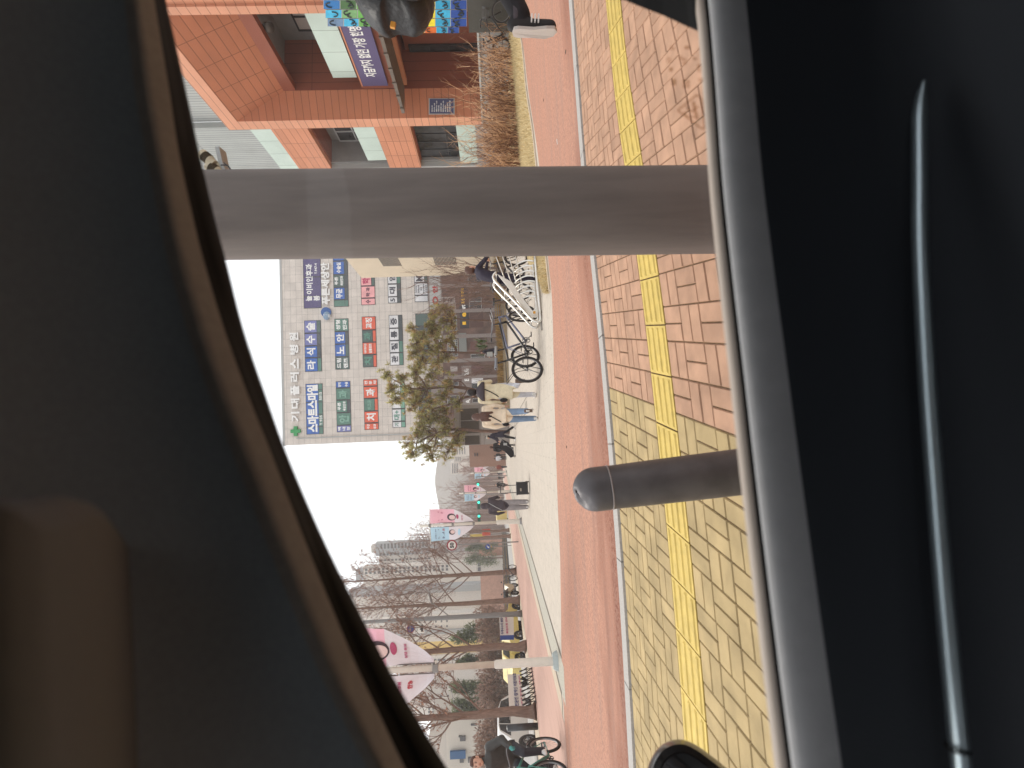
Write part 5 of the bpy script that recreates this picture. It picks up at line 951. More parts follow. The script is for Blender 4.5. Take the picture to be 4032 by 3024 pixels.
b = MB(); c = pz+V((-.35, -.3, 1.05)); b.prism([c+V((-.2, 0, -.25)), c+V((.2, 0, -.25)), c+V((.17, 0, .2)), c+V((-.17, 0, .2))], (0, .12, 0), WFRAME); b.tube([c+V((-.1, .06, .2)), c+V((0, .06, .36)), c+V((.1, .06, .2))], .015, WFRAME, 6); b.build('shopping_bag', None, label='white shopping bag held by the navy coated figure', cat='bag')
pz = P(2110, 1092, 10.6); pz.z = 0; person(pz, rad(-75), 1.62, 'person in a navy top bending over a bicycle behind the steel rack', NAVY, NAVY, BSHOE, ((.1, .05), (-.1, .1)), ((.9, .5), (.8, .5)), .38, 'short', HAIRN, 1.05, .0, .018)
# passer-by striding out of the right edge of the view
pZ = 3.2; q_ = lambda x, y, dz=0: P(x, y, pZ+dz); hz0 = q_(1860, -80); loc = V((hz0.x, hz0.y, 0)); rz = math.atan2(-R1.x, R1.y)-pi/2+pi/2
rz = math.atan2(R1.y, R1.x)-pi/2; RI = MX.Rotation(-rz, 3, 'Z'); lo = lambda p: RI @ (p-loc)
Jx = dict(hip=lo(q_(1850, -165)), neck=lo(q_(1440, -95)), head=lo(q_(1330, -125)))
for d, dz in ((-1, .10), (1, -.10)):
    Jx['h%d' % d] = lo(q_(1870, -170, dz)); Jx['s%d' % d] = lo(q_(1470, -95, dz*2)); Jx['e%d' % d] = lo(q_(1625, -60 if d > 0 else -190, dz*2.3)); Jx['w%d' % d] = lo(q_(1690, -190 if d > 0 else -320, dz*2))
Jx['k1'], Jx['a1'], Jx['t1'], Jx['l1'] = lo(q_(1975, -85, -.1)), lo(q_(2050, 62, -.1)), lo(q_(2168, 103, -.1)), lo(q_(2052, 98, -.1))
gr = G(2470, -160); Jx['k-1'], Jx['a-1'] = lo(q_(2090, -260, .1)), lo(V((0, 0, .09))+q_(2400, -210, .1).xy.to_3d()); Jx['t-1'] = Jx['a-1']+V((0, .17, -.05)); Jx['l-1'] = Jx['a-1']+V((0, -.05, -.05))
T, j, s = person(loc, rz, 1.82, 'passer by in a black padded jacket, one white soled shoe in the air', BLACKC, BLACKC, BSHOE, J=Jx, vox=.011, fat=1.1, puff=.035)
b = MB(); l1, t1 = Jx['l1'], Jx['t1']; d = (t1-l1).normalized(); n_ = V((0, -1, 0)); n_ = (n_-d*n_.dot(d)).normalized(); x_ = V((1, 0, 0))
out = [(-.045, -.032), (-.02, -.04), (.08, -.036), (.16, -.046), (.215, -.034), (.235, 0), (.215, .034), (.16, .046), (.08, .036), (-.02, .04), (-.045, .032), (-.055, 0)]
b.prism([l1+d*u+x_*v_+n_*(.036+max(0, u-.14)*-.20) for u, v_ in out], n_*.02, M('sole_offwhite', A(206, 196, 190, 1.3), .8)); put(b.build('shoe_sole', None), b, T)
b = MB()
for k in range(3): p = l1+d*(.06+.022*k)+n_*(.01); b.ob(p-x_*.05, x_*.1, d*.009, n_*-.05, WSHOE)
put(b.build('shoe_stripe'), b, T)
b = MB(); b.cap = None; p = l1-n_*.055+d*-.01; ringmesh(b, [(Jx['a1']+V((0, 0, -.005)), .058, .062), (Jx['a1']+V((0, 0, .05)), .06, .064)], DGREY); put(b.build('sock', None, True), b, T)
# backpack-like padded back with quilted folds and an orange tag
bk = [(1398, -10), (1402, 10), (1425, 50), (1450, 72), (1480, 92), (1508, 98), (1526, 84), (1552, 80), (1598, 86), (1628, 92), (1658, 84), (1685, 62), (1694, 38), (1705, 22), (1705, -10), (1650, -40), (1450, -40)]
b = MB(); bp_ = [lo(q_(x, y)) for x, y in bk]; bp_ = smooth_pts(bp_+[bp_[0]], 4)[:-1]; cb = sum(bp_, V((0, 0, 0)))/len(bp_); X_ = V((1, 0, 0))
prof = [(-.17, .55), (-.15, .8), (-.09, .95), (-.03, 1.0), (.03, 1.0), (.09, .95), (.15, .8), (.17, .55)]
b.grid([[cb+(p-cb)*(k*(1+.012*sin(i*1.7+u*40)))+X_*u for i, p in enumerate(bp_+[bp_[0]])] for u, k in prof], M('padded_black', A(24, 22, 24, 1.1), .45, var=.15, scale=12, bump=.5, bscale=18)); b.poly([cb+(p-cb)*.55+X_*.17 for p in bp_], MATS['padded_black']); b.poly([cb+(p-cb)*.55-X_*.17 for p in bp_][::-1], MATS['padded_black'])
put(b.build('backpack', None, True), b, T)
b = MB(); p = lo(q_(1541, 102, -.1)); b.ob(p+V((-.02, -.01, -.02)), (.02, 0, 0), (0, .035, -.008), (0, .008, .03), M('tag_orange', A(236, 160, 50), .5)); put(b.build('tag'), b, T)
# ------------------------------------------------------------------ bicycles, rack, carts, vehicles, signs, banners
TYRE = M('tyre_rubber', A(58, 52, 50), .85); RIMM = M('rim_metal', A(150, 148, 150), .35, metal=.8); STEEL = M('polished_steel', A(216, 212, 206, 1.0), .28, metal=.9); SADG = M('saddle_grey', A(150, 152, 160), .6); BLKP = M('black_paint', A(48, 44, 46), .35, spec=.6)
def bike(pr_, pf, label, frm, wheel=.335, saddle=SADG, rack=True, basket=False, group=None, guard=False, tyre=TYRE, chain=BLKP, simple=False, bluelock=False, steer=0., stand=True):
    d = (pf-pr_); d.z = 0; rz = math.atan2(d.y, d.x); base = (pr_+pf)/2; base.z = 0; T = thing('bicycle', label, 'bicycle', base, rz, group); W = d.length/2; r = wheel
    def part(nm, b, par=T, sm=True): o = b.build(nm, None, sm); return put(o, b, par)
    for x, fr in ((-W, 0), (W, 1)):
        c = V((x, 0, r)); ax = V((sin(steer)*-fr, cos(steer) if fr else 1, 0)); b = MB(); b.torus(c, ax, r-.026, .026, tyre, 36, 8); wo = part('wheel', b)
        b = MB(); b.torus(c, ax, r-.06, .011, RIMM, 36, 6, ry=.014); b.tube([c-ax*.045, c+ax*.045], .022, RIMM, 10); part('rim', b, wo)
        if not simple:
            b = MB(); s1, s2 = frame(ax)
            for k in range(28): a = 2*pi*k/28; e = a+(.35 if k % 2 else -.35); b.tube([c+ax*(.03*(-1)**k)+(s1*cos(e)+s2*sin(e))*.02, c+(s1*cos(a)+s2*sin(a))*(r-.05)], .0016, RIMM, 3, False)
            part('spokes', b, wo)
    bb = V((-W+.43*W*2*.98, 0, r-.06)); bb = V((-W+.435, 0, r-.05)); st = V((-W+.24, 0, r+.45)); hd0 = V((W-.20, 0, r+.54)); hd1 = V((W-.15, 0, r+.38)); ra, fa = V((-W, 0, r)), V((W, 0, r)); b = MB()
    b.tube([bb, st], .022, frm, 8); b.tube([hd0+V((-.01, 0, .03)), hd1], .025, frm, 8); b.tube([st+V((.02, 0, -.06)), hd0], .022, frm, 8); b.tube([bb, hd1], .026, frm, 8)
    for y in (-.05, .05): b.tube([ra+V((0, y, 0)), bb+V((0, y*.5, 0))], .009, frm, 6); b.tube([ra+V((0, y, 0)), st+V((.03, y*.3, -.07))], .008, frm, 6)
    part('frame', b)
    b = MB(); s_ = V((sin(steer)*0, 0, 0))
    for y in (-.05, .05): b.tube([hd1+V((.0, y, -.02)), hd1+V((.05, y, -.12)), fa+V((0, y, 0))], .012, frm, 6)
    part('fork', b)
    b = MB(); b.tube([st, st+V((-.05, 0, .17))], .018, BLKP, 8); part('seat_post', b); sp = st+V((-.06, 0, .19)); b = MB(); n = 10
    b.grid([[sp+V((x, w_*cos(t), .035*max(0, sin(t))*.9+h_-.03*(t > pi))) for t in [2*pi*i/n for i in range(n+1)]] for x, w_, h_ in ((-.13, .02, .02), (-.12, .075, .025), (-.05, .08, .018), (.03, .045, .012), (.1, .022, .012), (.145, .012, .008))], saddle); part('saddle', b)
    b = MB(); hb = hd0+V((-.035, 0, .15)); b.tube([hd0, hb], .013, BLKP, 8); ct = V((cos(steer), sin(steer), 0)); sd_ = V((-sin(steer), cos(steer), 0)); b.tube(smooth_pts([hb-sd_*.30-ct*.09+V((0, 0, .05)), hb-sd_*.2-ct*.02+V((0, 0, .045)), hb, hb+sd_*.2-ct*.02+V((0, 0, .045)), hb+sd_*.30-ct*.09+V((0, 0, .05))], 4), .012, RIMM, 8); ho = part('handlebar', b)
    for q in (-1, 1): b = MB(); b.tube([hb+sd_*.29*q-ct*.075+V((0, 0, .05)), hb+sd_*.33*q-ct*.17+V((0, 0, .05))], .017, BLKP, 8); part('grip', b, ho)
    b = MB(); b.torus(bb+V((0, -.05, 0)), (0, 1, 0), .085, .008, chain, 24, 6)
    for k in range(5): a = 2*pi*k/5; b.tube([bb+V((0, -.05, 0)), bb+V((cos(a)*.085, -.05, sin(a)*.085))], .009, chain, 5)
    b.tube([bb+V((0, -.06, 0)), bb+V((.12, -.07, -.12))], .010, chain, 6); b.tube([bb+V((0, .06, 0)), bb+V((-.12, .07, .12))], .010, chain, 6); b.box(bb+V((.12, -.11, -.12)), (.09, .08, .02), BLKP); b.box(bb+V((-.12, .11, .12)), (.09, .08, .02), BLKP); part('crank', b)
    if rack:
        b = MB()
        for y in (-.06, .06): b.tube(smooth_pts([ra+V((.02, y, 0)), ra+V((-.03, y, r*.7)), ra+V((-.28, y, r+.085)), ra+V((-.24, y, r+.11)), ra+V((.18, y, r+.11))], 4), .007, BLKP, 6)
        for x in (-.2, -.1, 0, .1): b.tube([ra+V((x, -.06, r+.11)), ra+V((x, .06, r+.11))], .006, BLKP, 6)
        part('luggage_rack', b)
    if guard:
        for c, a0, a1 in ((ra, .2, 2.6), (fa, .6, 2.9)): b = MB(); b.torus(c, (0, 1, 0), r+.025, .006, BLKP, 20, 6, a0=a0+pi*0, a1=a1, ry=.026); part('mudguard', b)
    if basket:
        b = MB(); c = hd0+V((.17, 0, .0))
        for k in range(5): z = -.10+.055*k; w_ = .11+.012*k; b.tube([c+V((-w_, -w_*1.2, z)), c+V((w_, -w_*1.2, z)), c+V((w_, w_*1.2, z)), c+V((-w_, w_*1.2, z)), c+V((-w_, -w_*1.2, z))], .004, RIMM, 4)
        for k in range(7): y = -.13+.043*k; b.tube([c+V((.11, y, -.1)), c+V((.15, y*1.2, .12))], .003, RIMM, 4); b.tube([c+V((-.11, y, -.1)), c+V((-.15, y*1.2, .12))], .003, RIMM, 4)
        part('basket', b)
    if stand: b = MB(); b.tube([ra+V((.05, .06, 0)), ra+V((-.03, .16, -r+.01))], .009, RIMM, 6); b.tube([ra+V((.05, -.06, 0)), ra+V((-.10, -.12, -r+.01))], .009, BLKP, 6); part('kickstand', b)
    return T
BLUEP = M('blue_paint', A(60, 64, 160), .35, spec=.6); MINT = M('mint_paint', A(84, 160, 146), .35, spec=.6); REDP = M('red_paint', A(170, 60, 60), .4)
bike(G(2139, 1452), G(2117, 1243), 'black bicycle with a grey saddle and rear carrier parked at the steel rack', BLKP, .338, steer=.5)
bike(G(2126, 1400), G(2106, 1222), 'silver and blue bicycle with a pale saddle behind the black one, wire basket in front', M('silver_blue', A(150, 152, 176), .4, metal=.3), .33, M('saddle_pale', A(186, 184, 184), .6), False, True, chain=RIMM, steer=.35)
bike(G(2100, 1120)+V((0, .5, 0)), G(2084, 985)+V((0, .5, 0)), 'dark bicycle inside the steel rack nearest the foreground post', BLKP, .33, BLKP, False, False)
bike(G(2090, 1150)+V((0, 1.2, 0)), G(2076, 1010)+V((0, 1.2, 0)), 'grey bicycle at the back of the steel rack, held by the bending person', RIMM, .33, BLKP, False, True)
# steel rack
RK = thing('bicycle_rack', 'polished steel bicycle rack with a slanted ribbed end panel beside the red lane', 'bike rack', G(2132, 1180)); rZ = (G(2132, 1200)-CC).dot(CF)
rp = lambda x, y, d=0: P(x, y, rZ+d); b = MB(); lp = [(1954, 1072), (1944, 1082), (1943, 1096), (1960, 1118), (2010, 1168), (2060, 1220), (2096, 1258), (2118, 1267), (2128, 1258), (2127, 1235), (2120, 1170), (2112, 1090), (2106, 1005)]
L1 = smooth_pts([rp(x, y) for x, y in lp], 5); b.tube(L1, .026, STEEL, 10); L2 = [p+V((.0, .5, 0)) for p in L1]; b.tube(L2, .024, STEEL, 10)
for i in range(0, len(L1)-20, 6): b.tube([L1[i], L2[i]], .014, STEEL, 6)
b.build('end_loop', RK, True); b = MB()
for k in range(11):
    t = (k+.6)/11.5; pts = [P(*q, rZ+.04) for q in ((1956+t*62, 1078+t*34), (2000+t*42, 1140+t*18-8), (2060+t*24, 1214-t*8), (2100-t*2, 1248-t*26), (2116-t*8, 1248-t*42), (2118-t*6, 1225-t*46))]; b.tube(smooth_pts(pts, 4), .010, STEEL, 6)
b.build('ribbed_panel', RK, True)
for k in range(8):
    y = 1168-k*20; b = MB(); x0 = 2112-k*1.4; pts = [rp(x0, y, .02), rp(x0-30, y-2, .06), rp(x0-62, y+10, .2), rp(x0-78, y+26, .4), rp(x0-60, y+30, .5), rp(x0-20, y+10, .5)]; b.tube(smooth_pts(pts, 5), .016, STEEL, 8); b.build('hoop', RK, True)
b = MB()
for k in range(4): b.tube([rp(1990+k*22, 1104+k*6, .1+.1*k), rp(1952+k*26, 1008, .1+.1*k)], .013, STEEL, 6)
b.tube([rp(2128, 1235), rp(2106, 1000)], .03, STEEL, 8); b.build('rail', RK, True)
b = MB(); c = rp(2104, 1230, -.05); b.box(c, (.05, .01, .05), M('sticker_amber', A(240, 170, 40), .5)); b.build('sticker', RK)
b = MB()
for y in (1275, 1010): b.box(rp(2136, y), (.2, .1, .02), STEEL)
g0, g1 = G(2136, 1300), G(2118, 1010); b.ob(g0, g1-g0, V((.01, .07, 0)), V((0, 0, .03)), M('rack_base', A(176, 168, 158), .6)); b.build('base_rail', RK)
# mint bicycle and its rider
pf, pr_ = G(2231, 3012), G(2214, 2948); dv = (pf-pr_).normalized(); mid_ = (pf+pr_)/2; pf, pr_ = mid_+dv*.53, mid_-dv*.53
bike(pr_, pf, 'mint green bicycle ridden towards the camera at the left edge', MINT, .33, BLKP, False, False, guard=True, steer=-.12, stand=False)
rz = math.atan2(dv.y, dv.x)-pi/2; bs_ = mid_.copy(); bs_.z = 0
Jr = dict(hip=(0, -.26, .97), neck=(0, -.06, 1.47), head=(.0, .0, 1.63))
for d in (-1, 1):
    Jr['h%d' % d] = (.10*d, -.24, .93); Jr['s%d' % d] = (.21*d, -.05, 1.40); Jr['e%d' % d] = (.36*d, .06, 1.16); Jr['w%d' % d] = (.31*d, .24, 1.02)
Jr.update({'k-1': (-.17, .16, .76), 'a-1': (-.13, .04, .40), 't-1': (-.14, .18, .36), 'l-1': (-.13, -.02, .37), 'k1': (.17, .12, .62), 'a1': (.13, -.0, .22), 't1': (.14, .14, .16), 'l1': (.13, -.05, .18)})
JACK = M('padded_jacket', A(66, 64, 62, 1.1), .6, var=.12, scale=10, bump=.6, bscale=14); PUR = person(bs_, rz, 1.72, 'rider in a dark padded jacket with mint gloves on the mint bicycle', JACK, cloth('dark_jeans', 60, 58, 64), WSHOE, J=Jr, vox=.011, fat=1.1, puff=.03, face=True, hair='bun', hmat=HAIRN, glove=M('glove_mint', A(96, 178, 176), .8))
# hand cart with crate
cb_ = G(2086, 1922); HC_ = thing('hand_cart', 'black hand cart carrying a black crate beside the hooded person', 'cart', cb_); k = 1/ppm(cb_)
cx_ = R0*1.0; up = V((0, 0, 1)); fw = V((0, 1, 0)); b = MB(); b.ob(cb_-cx_*.22+up*.06, cx_*.44, fw*.3, up*.02, BLKP)
hl, hr_ = cb_-cx_*.16+fw*.3, cb_+cx_*.10+fw*.3; hz_ = 1.0
for p in (hl, hr_): b.tube([p+up*.05, p+up*hz_], .014, BLKP, 6)
b.tube([hl+up*hz_, hr_+up*hz_], .016, BLKP, 6); b.build('frame', HC_)
for q in (-.2, .2): b = MB(); b.torus(cb_+cx_*q+fw*.28+up*.07, cx_, .05, .018, TYRE, 16, 6); b.build('wheel', HC_)
b = MB(); c0 = cb_-cx_*.21+up*.085; CR = M('crate_black', A(56, 52, 54), .7)
b.ob(c0, cx_*.42, fw*.28, up*.36, CR); b.ob(c0-cx_*.012-fw*.012+up*.34, cx_*.444, fw*.304, up*.035, BLKP); b.ob(c0-fw*.004+cx_*.12+up*.20, cx_*.10, fw*.01, up*.05, M('crate_hole', A(190, 176, 160), .8)); b.build('crate', None, label='black plastic crate standing on the hand cart', cat='crate')
# walking frame / pushchair of the elderly person
wb = G(2029, 1762); WK = thing('walking_frame', 'black covered walking frame on small wheels pushed to the left', 'walker', wb); b = MB(); wx = -R0
wp = lambda u, z, t=0: wb+wx*u+V((0, t, 0))+up*z
b.prism([wp(-.55, .78), wp(-.2, .95), wp(.15, .72), wp(.62, .30), (wp(.55, .12)), wp(.25, .12), wp(-.1, .25), wp(-.35, .42)], (0, .5, 0), BLACKC); b.build('cover', WK); b = MB()
for t in (0, .5): b.tube([wp(-.62, .85, t), wp(-.2, .60, t), wp(.1, .12, t), wp(.5, .08, t)], .018, RIMM, 6); b.tube([wp(-.62, .85, t), wp(-.75, .88, t)], .022, BLKP, 6)
b.build('frame', WK)
for u, t in ((-.15, 0), (.52, 0), (-.15, .5), (.52, .5)): b = MB(); b.torus(wp(u, .07, t), (0, 1, 0), .055, .018, TYRE, 14, 6); b.build('wheel', WK)
b = MB(); b.ob(wp(-.3, .5, -.03), wx*.14, (0, .03, 0), up*.22, WFRAME); b.build('pouch', WK)
# far cyclist
fb = G(2000, 1908); bike(fb+V((.0, .5, 0)), fb+V((.05, -.55, 0)), 'far dark bicycle ridden toward the camera behind the hand cart', BLKP, .33, BLKP, False, simple=True, stand=False)
Jc = {k: v for k, v in Jr.items()}; person(fb, pi, 1.72, 'far rider in dark clothes on the dark bicycle behind the hand cart', BLACKC, BLACKC, J=Jc, vox=.025, fat=1.15, glove=BLACKC)
# parked bicycles beside the orange building
for i, (y, c, lab) in enumerate(((120, BLKP, 'bicycle with a pale basket by the building, partly hidden under the mosaic'), (250, RIMM, 'silver bicycle leaning by the ramp wall below the canopy'), (400, REDP, 'bicycle with a red saddle cover below the blue notice board'), (560, BLKP, 'bicycle hidden in the bush below the lower dark window'))):
    p = PXX(1990, y, XF-1.0); p.z = 0.05; bike(p+V((-.3, .45, 0)), p+V((.3, -.45, 0)), lab, c, .34, REDP if i == 2 else BLKP, True, i == 0, 'bicycles parked along the orange building', simple=True)
# bicycles and motorcycle under the street trees
bike(G(2038, 2276), G(2034, 2232), 'bicycle under the street tree, right of the motorcycle', BLKP, .34, BLKP, True, group='bicycles under the street trees', simple=True)
bike(G(2044, 2372)+V((-.2, .3, 0)), G(2043, 2335)+V((-.3, .3, 0)), 'pale bicycle half hidden behind the straight street tree', RIMM, .34, BLKP, False, True, group='bicycles under the street trees', simple=True)
mc_ = G(2042, 2318); MO_ = thing('motorcycle', 'cream and black motorcycle parked under the street tree', 'motorcycle', mc_, rad(84)); CRM = M('cream_paint', A(224, 206, 172), .3, spec=.6)
def mpart(nm, b, sm=True): return put(b.build(nm, None, sm), b, MO_)
for x in (-.66, .66):
    b = MB(); b.torus((x, 0, .30), (0, 1, 0), .245, .055, TYRE, 28, 8); o = mpart('wheel', b); b = MB(); b.torus((x, 0, .30), (0, 1, 0), .18, .014, RIMM, 24, 6)
    for k in range(5): a = 2*pi*k/5; b.tube([V((x, 0, .3)), V((x+cos(a)*.18, 0, .3+sin(a)*.18))], .018, RIMM, 5)
    put(b.build('rim', None, True), b, o)
b = MB(); b.prism([V((x, -.16, z)) for x, z in ((-.75, .62), (-.55, .78), (-.1, .70), (.2, .86), (.42, .98), (.55, .95), (.62, .72), (.45, .50), (.3, .34), (-.2, .30), (-.4, .42))], (0, .32, 0), CRM); mpart('fairing', b, False)
b = MB(); b.tube([V((-.75, 0, .80)), V((-.5, 0, .82)), V((-.2, 0, .76)), V((.02, 0, .78))], [.06, .13, .13, .07], M('seat_leather', A(60, 46, 48), .5), 10, flat=1.0); mpart('saddle', b)
b = MB()
for y in (-.1, .1): b.tube([V((.44, y, .95)), V((.66, y, .30))], .025, RIMM, 8)
mpart('fork', b); b = MB(); b.tube(smooth_pts([V((.28, -.36, 1.04)), V((.4, -.15, 1.06)), V((.4, .15, 1.06)), V((.28, .36, 1.04))], 4), .016, BLKP, 8); b.ell((.2, -.42, 1.2), (.02, .07, .05), BLKP, 8); b.ell((.2, .42, 1.2), (.02, .07, .05), BLKP, 8); b.tube([V((.3, -.3, 1.05)), V((.2, -.42, 1.18))], .008, BLKP, 5); b.tube([V((.3, .3, 1.05)), V((.2, .42, 1.18))], .008, BLKP, 5); mpart('handlebar', b)
b = MB(); b.box((-.0, 0, .33), (.5, .26, .26), M('engine_grey', A(120, 116, 112), .5, metal=.6)); b.tube([V((.1, -.16, .28)), V((-.4, -.18, .27)), V((-.85, -.19, .36))], [.03, .04, .05], RIMM, 8); mpart('engine', b)
b = MB(); b.box((-.82, 0, .92), (.36, .38, .32), BLKP); mpart('top_box', b); b = MB(); b.ell((.60, 0, .86), (.06, .1, .1), WFRAME, 12); mpart('headlight', b)
# black loop rack at the left
LR = thing('loop_rack', 'black rack of leaning wire loops at the left below the long white banner', 'bike rack', G(2100, 2720)); e0, e1 = G(2094, 2625), G(2113, 2768)
for k in range(9):
    p = e0.lerp(e1, (k+.5)/9); b = MB(); u = V((.25, -.95, 0)); b.tube(smooth_pts([p, p+up*.2+u*.1, p+up*.46+u*.36, p+up*.52+u*.46, p+up*.46+u*.52, p+up*.16+u*.30+V((.12, 0, 0)), p+V((.14, .05, 0))], 4), .017, BLKP, 8); b.build('loop', LR, True)
b = MB(); b.tube([e0+up*.02, e1+up*.02], .02, BLKP, 6); b.build('base_rail', LR)
# vehicles
def car(base, rz, label, prof, glass, body, Wd=1.8, wheels=(-1.35, 1.35), wr=.34, cat='car', name='parked_car', group=None, dark=None):
    T = thing(name, label, cat, base, rz, group); up_ = V((0, 0, 1))
    def part(nm, b, par=T, sm=False): return put(b.build(nm, None, sm), b, par)
    b = MB(); n = len(prof); ys = (-Wd/2, -Wd/2+.10, 0, Wd/2-.10, Wd/2); sc = (.97, 1.0, 1.012, 1.0, .97); rows = [[V((x, y, .2+(z-.2)*k)) for x, z in prof+[prof[0]]] for y, k in zip(ys, sc)]; b.grid(rows, body); b.poly(rows[0][:-1], body); b.poly(rows[-1][:-1][::-1], body); part('body', b, sm=False)
    for y, s_ in ((-Wd/2-.008, -1), (Wd/2-.004, 1)):
        for gp in glass: b = MB(); b.prism([V((x, y, z)) for x, z in gp], (0, .012, 0), DGLASS); part('window', b)
    for x in wheels:
        for y in (-Wd/2+.06, Wd/2-.06):
            b = MB(); b.torus((x, y, wr), (0, 1, 0), wr-.09, .09, TYRE, 28, 8, ry=.11); o = part('wheel', b, sm=True); b = MB(); sg = 1 if y > 0 else -1; b.torus((x, y+.09*sg, wr), (0, 1, 0), wr*.62, .02, RIMM, 24, 6)
            for k in range(5): a = 2*pi*k/5+.3; b.tube([V((x, y+.08*sg, wr)), V((x+cos(a)*wr*.62, y+.095*sg, wr+sin(a)*wr*.62))], .03, RIMM, 5)
            part('rim', b, o)
        for y in (-Wd/2-.006, Wd/2+.006): b = MB(); b.torus((x, y, wr), (0, 1, 0), wr+.02, .05, dark or BLKP, 24, 6, ry=.012); part('wheel_arch', b)
    return T
CWHITE = M('white_car_paint', A(232, 228, 224, 1.15), .25, spec=.6); wc = PXX(2130, 2900, -12.0); wc.z = -.15
suv = [(-2.25, .35), (-2.28, .75), (-2.2, 1.08), (-1.75, 1.55), (-1.2, 1.68), (.2, 1.68), (.55, 1.62), (1.15, 1.12), (2.05, 1.0), (2.25, .8), (2.27, .35)]
car(wc+V((-.95, 1.3, 0)), rad(-92), 'white sport utility car parked beyond the leftmost tree', suv, [[(-1.95, 1.08), (-1.62, 1.52), (-1.0, 1.6), (-.95, 1.1)], [(-.88, 1.1), (-.93, 1.6), (.05, 1.6), (.1, 1.1)], [(.17, 1.1), (.12, 1.6), (.5, 1.55), (.95, 1.1)]], CWHITE, wr=.37)
b = MB(); q0 = G(2118, 2859); b.cyl(q0, q0+up*1.05, .11, BLKP, 20); b.ell(q0+up*1.05, (.11, .11, .06), BLKP, 16); b.build('street_bollard', None, True, label='black round bollard in front of the white car', cat='bollard')
VAN = M('van_yellow', A(226, 204, 130, 1.15), .4, var=.05); bus = [(-3.2, .4), (-3.25, 1.5), (-3.05, 2.35), (-2.7, 2.5), (3.0, 2.5), (3.2, 2.3), (3.35, 1.4), (3.35, .4)]
bg_ = [[(-3.0+i*1.0, 1.35), (-3.0+i*1.0, 2.2), (-2.12+i*1.0, 2.2), (-2.12+i*1.0, 1.35)] for i in range(6)]
TAXI = [(-2.2, .35), (-2.25, .85), (-1.7, .98), (-1.1, 1.42), (.35, 1.44), (1.05, .98), (2.1, .86), (2.25, .6), (2.2, .35)]; tg = [[(-1.45, .98), (-1.05, 1.36), (-.45, 1.38), (-.42, .98)], [(-.34, .98), (-.37, 1.38), (.3, 1.38), (.85, .98)]]
for x, y, Z, lab in ((1990, 2490, 31, 'yellow taxi on the road behind the small cloth banner'), (1990, 2572, 30, 'yellow taxi between the left street tree and the nearest banner post')):
    p = P(x, y, Z); p.z = -.15; car(p, rad(70), lab, TAXI, tg, VAN, 1.8, (-1.35, 1.35), .32, 'taxi', 'taxi', 'yellow taxis')
p = P(1985, 2022, 75); p.z = -.15; car(p, rad(96), 'small yellow van far down the road', [(x*.7, z*.8) for x, z in bus], [[(x*.7, z*.8) for x, z in q] for q in bg_], VAN, 1.9, (-1.5, 1.5), .35, 'van', 'van')
# railing across the road
FY = M('railing_yellow', A(222, 176, 84), .7); FK = M('railing_black', A(70, 62, 58), .7); FN = thing('railing', 'black and yellow railing along the far side of the road', 'fence', (-24, 42, -.15))
for z in (.35, .95): b = MB(); b.ob((-24, 42, z-.15), (.08, 0, 0), (0, 100, 0), (0, 0, .14), FY); b.build('rail', FN)
b = MB()
for k in range(280): b.ob((-23.95, 42+k*.355, -.15), (.05, 0, 0), (0, .13, 0), (0, 0, 1.25), FK)
o = b.build('pickets', FN); o['kind'] = 'stuff'
for k in range(18): b = MB(); b.ob((-24.06, 42+k*5.8, -.15), (.14, 0, 0), (0, .16, 0), (0, 0, 1.35), FK); b.build('post', FN)
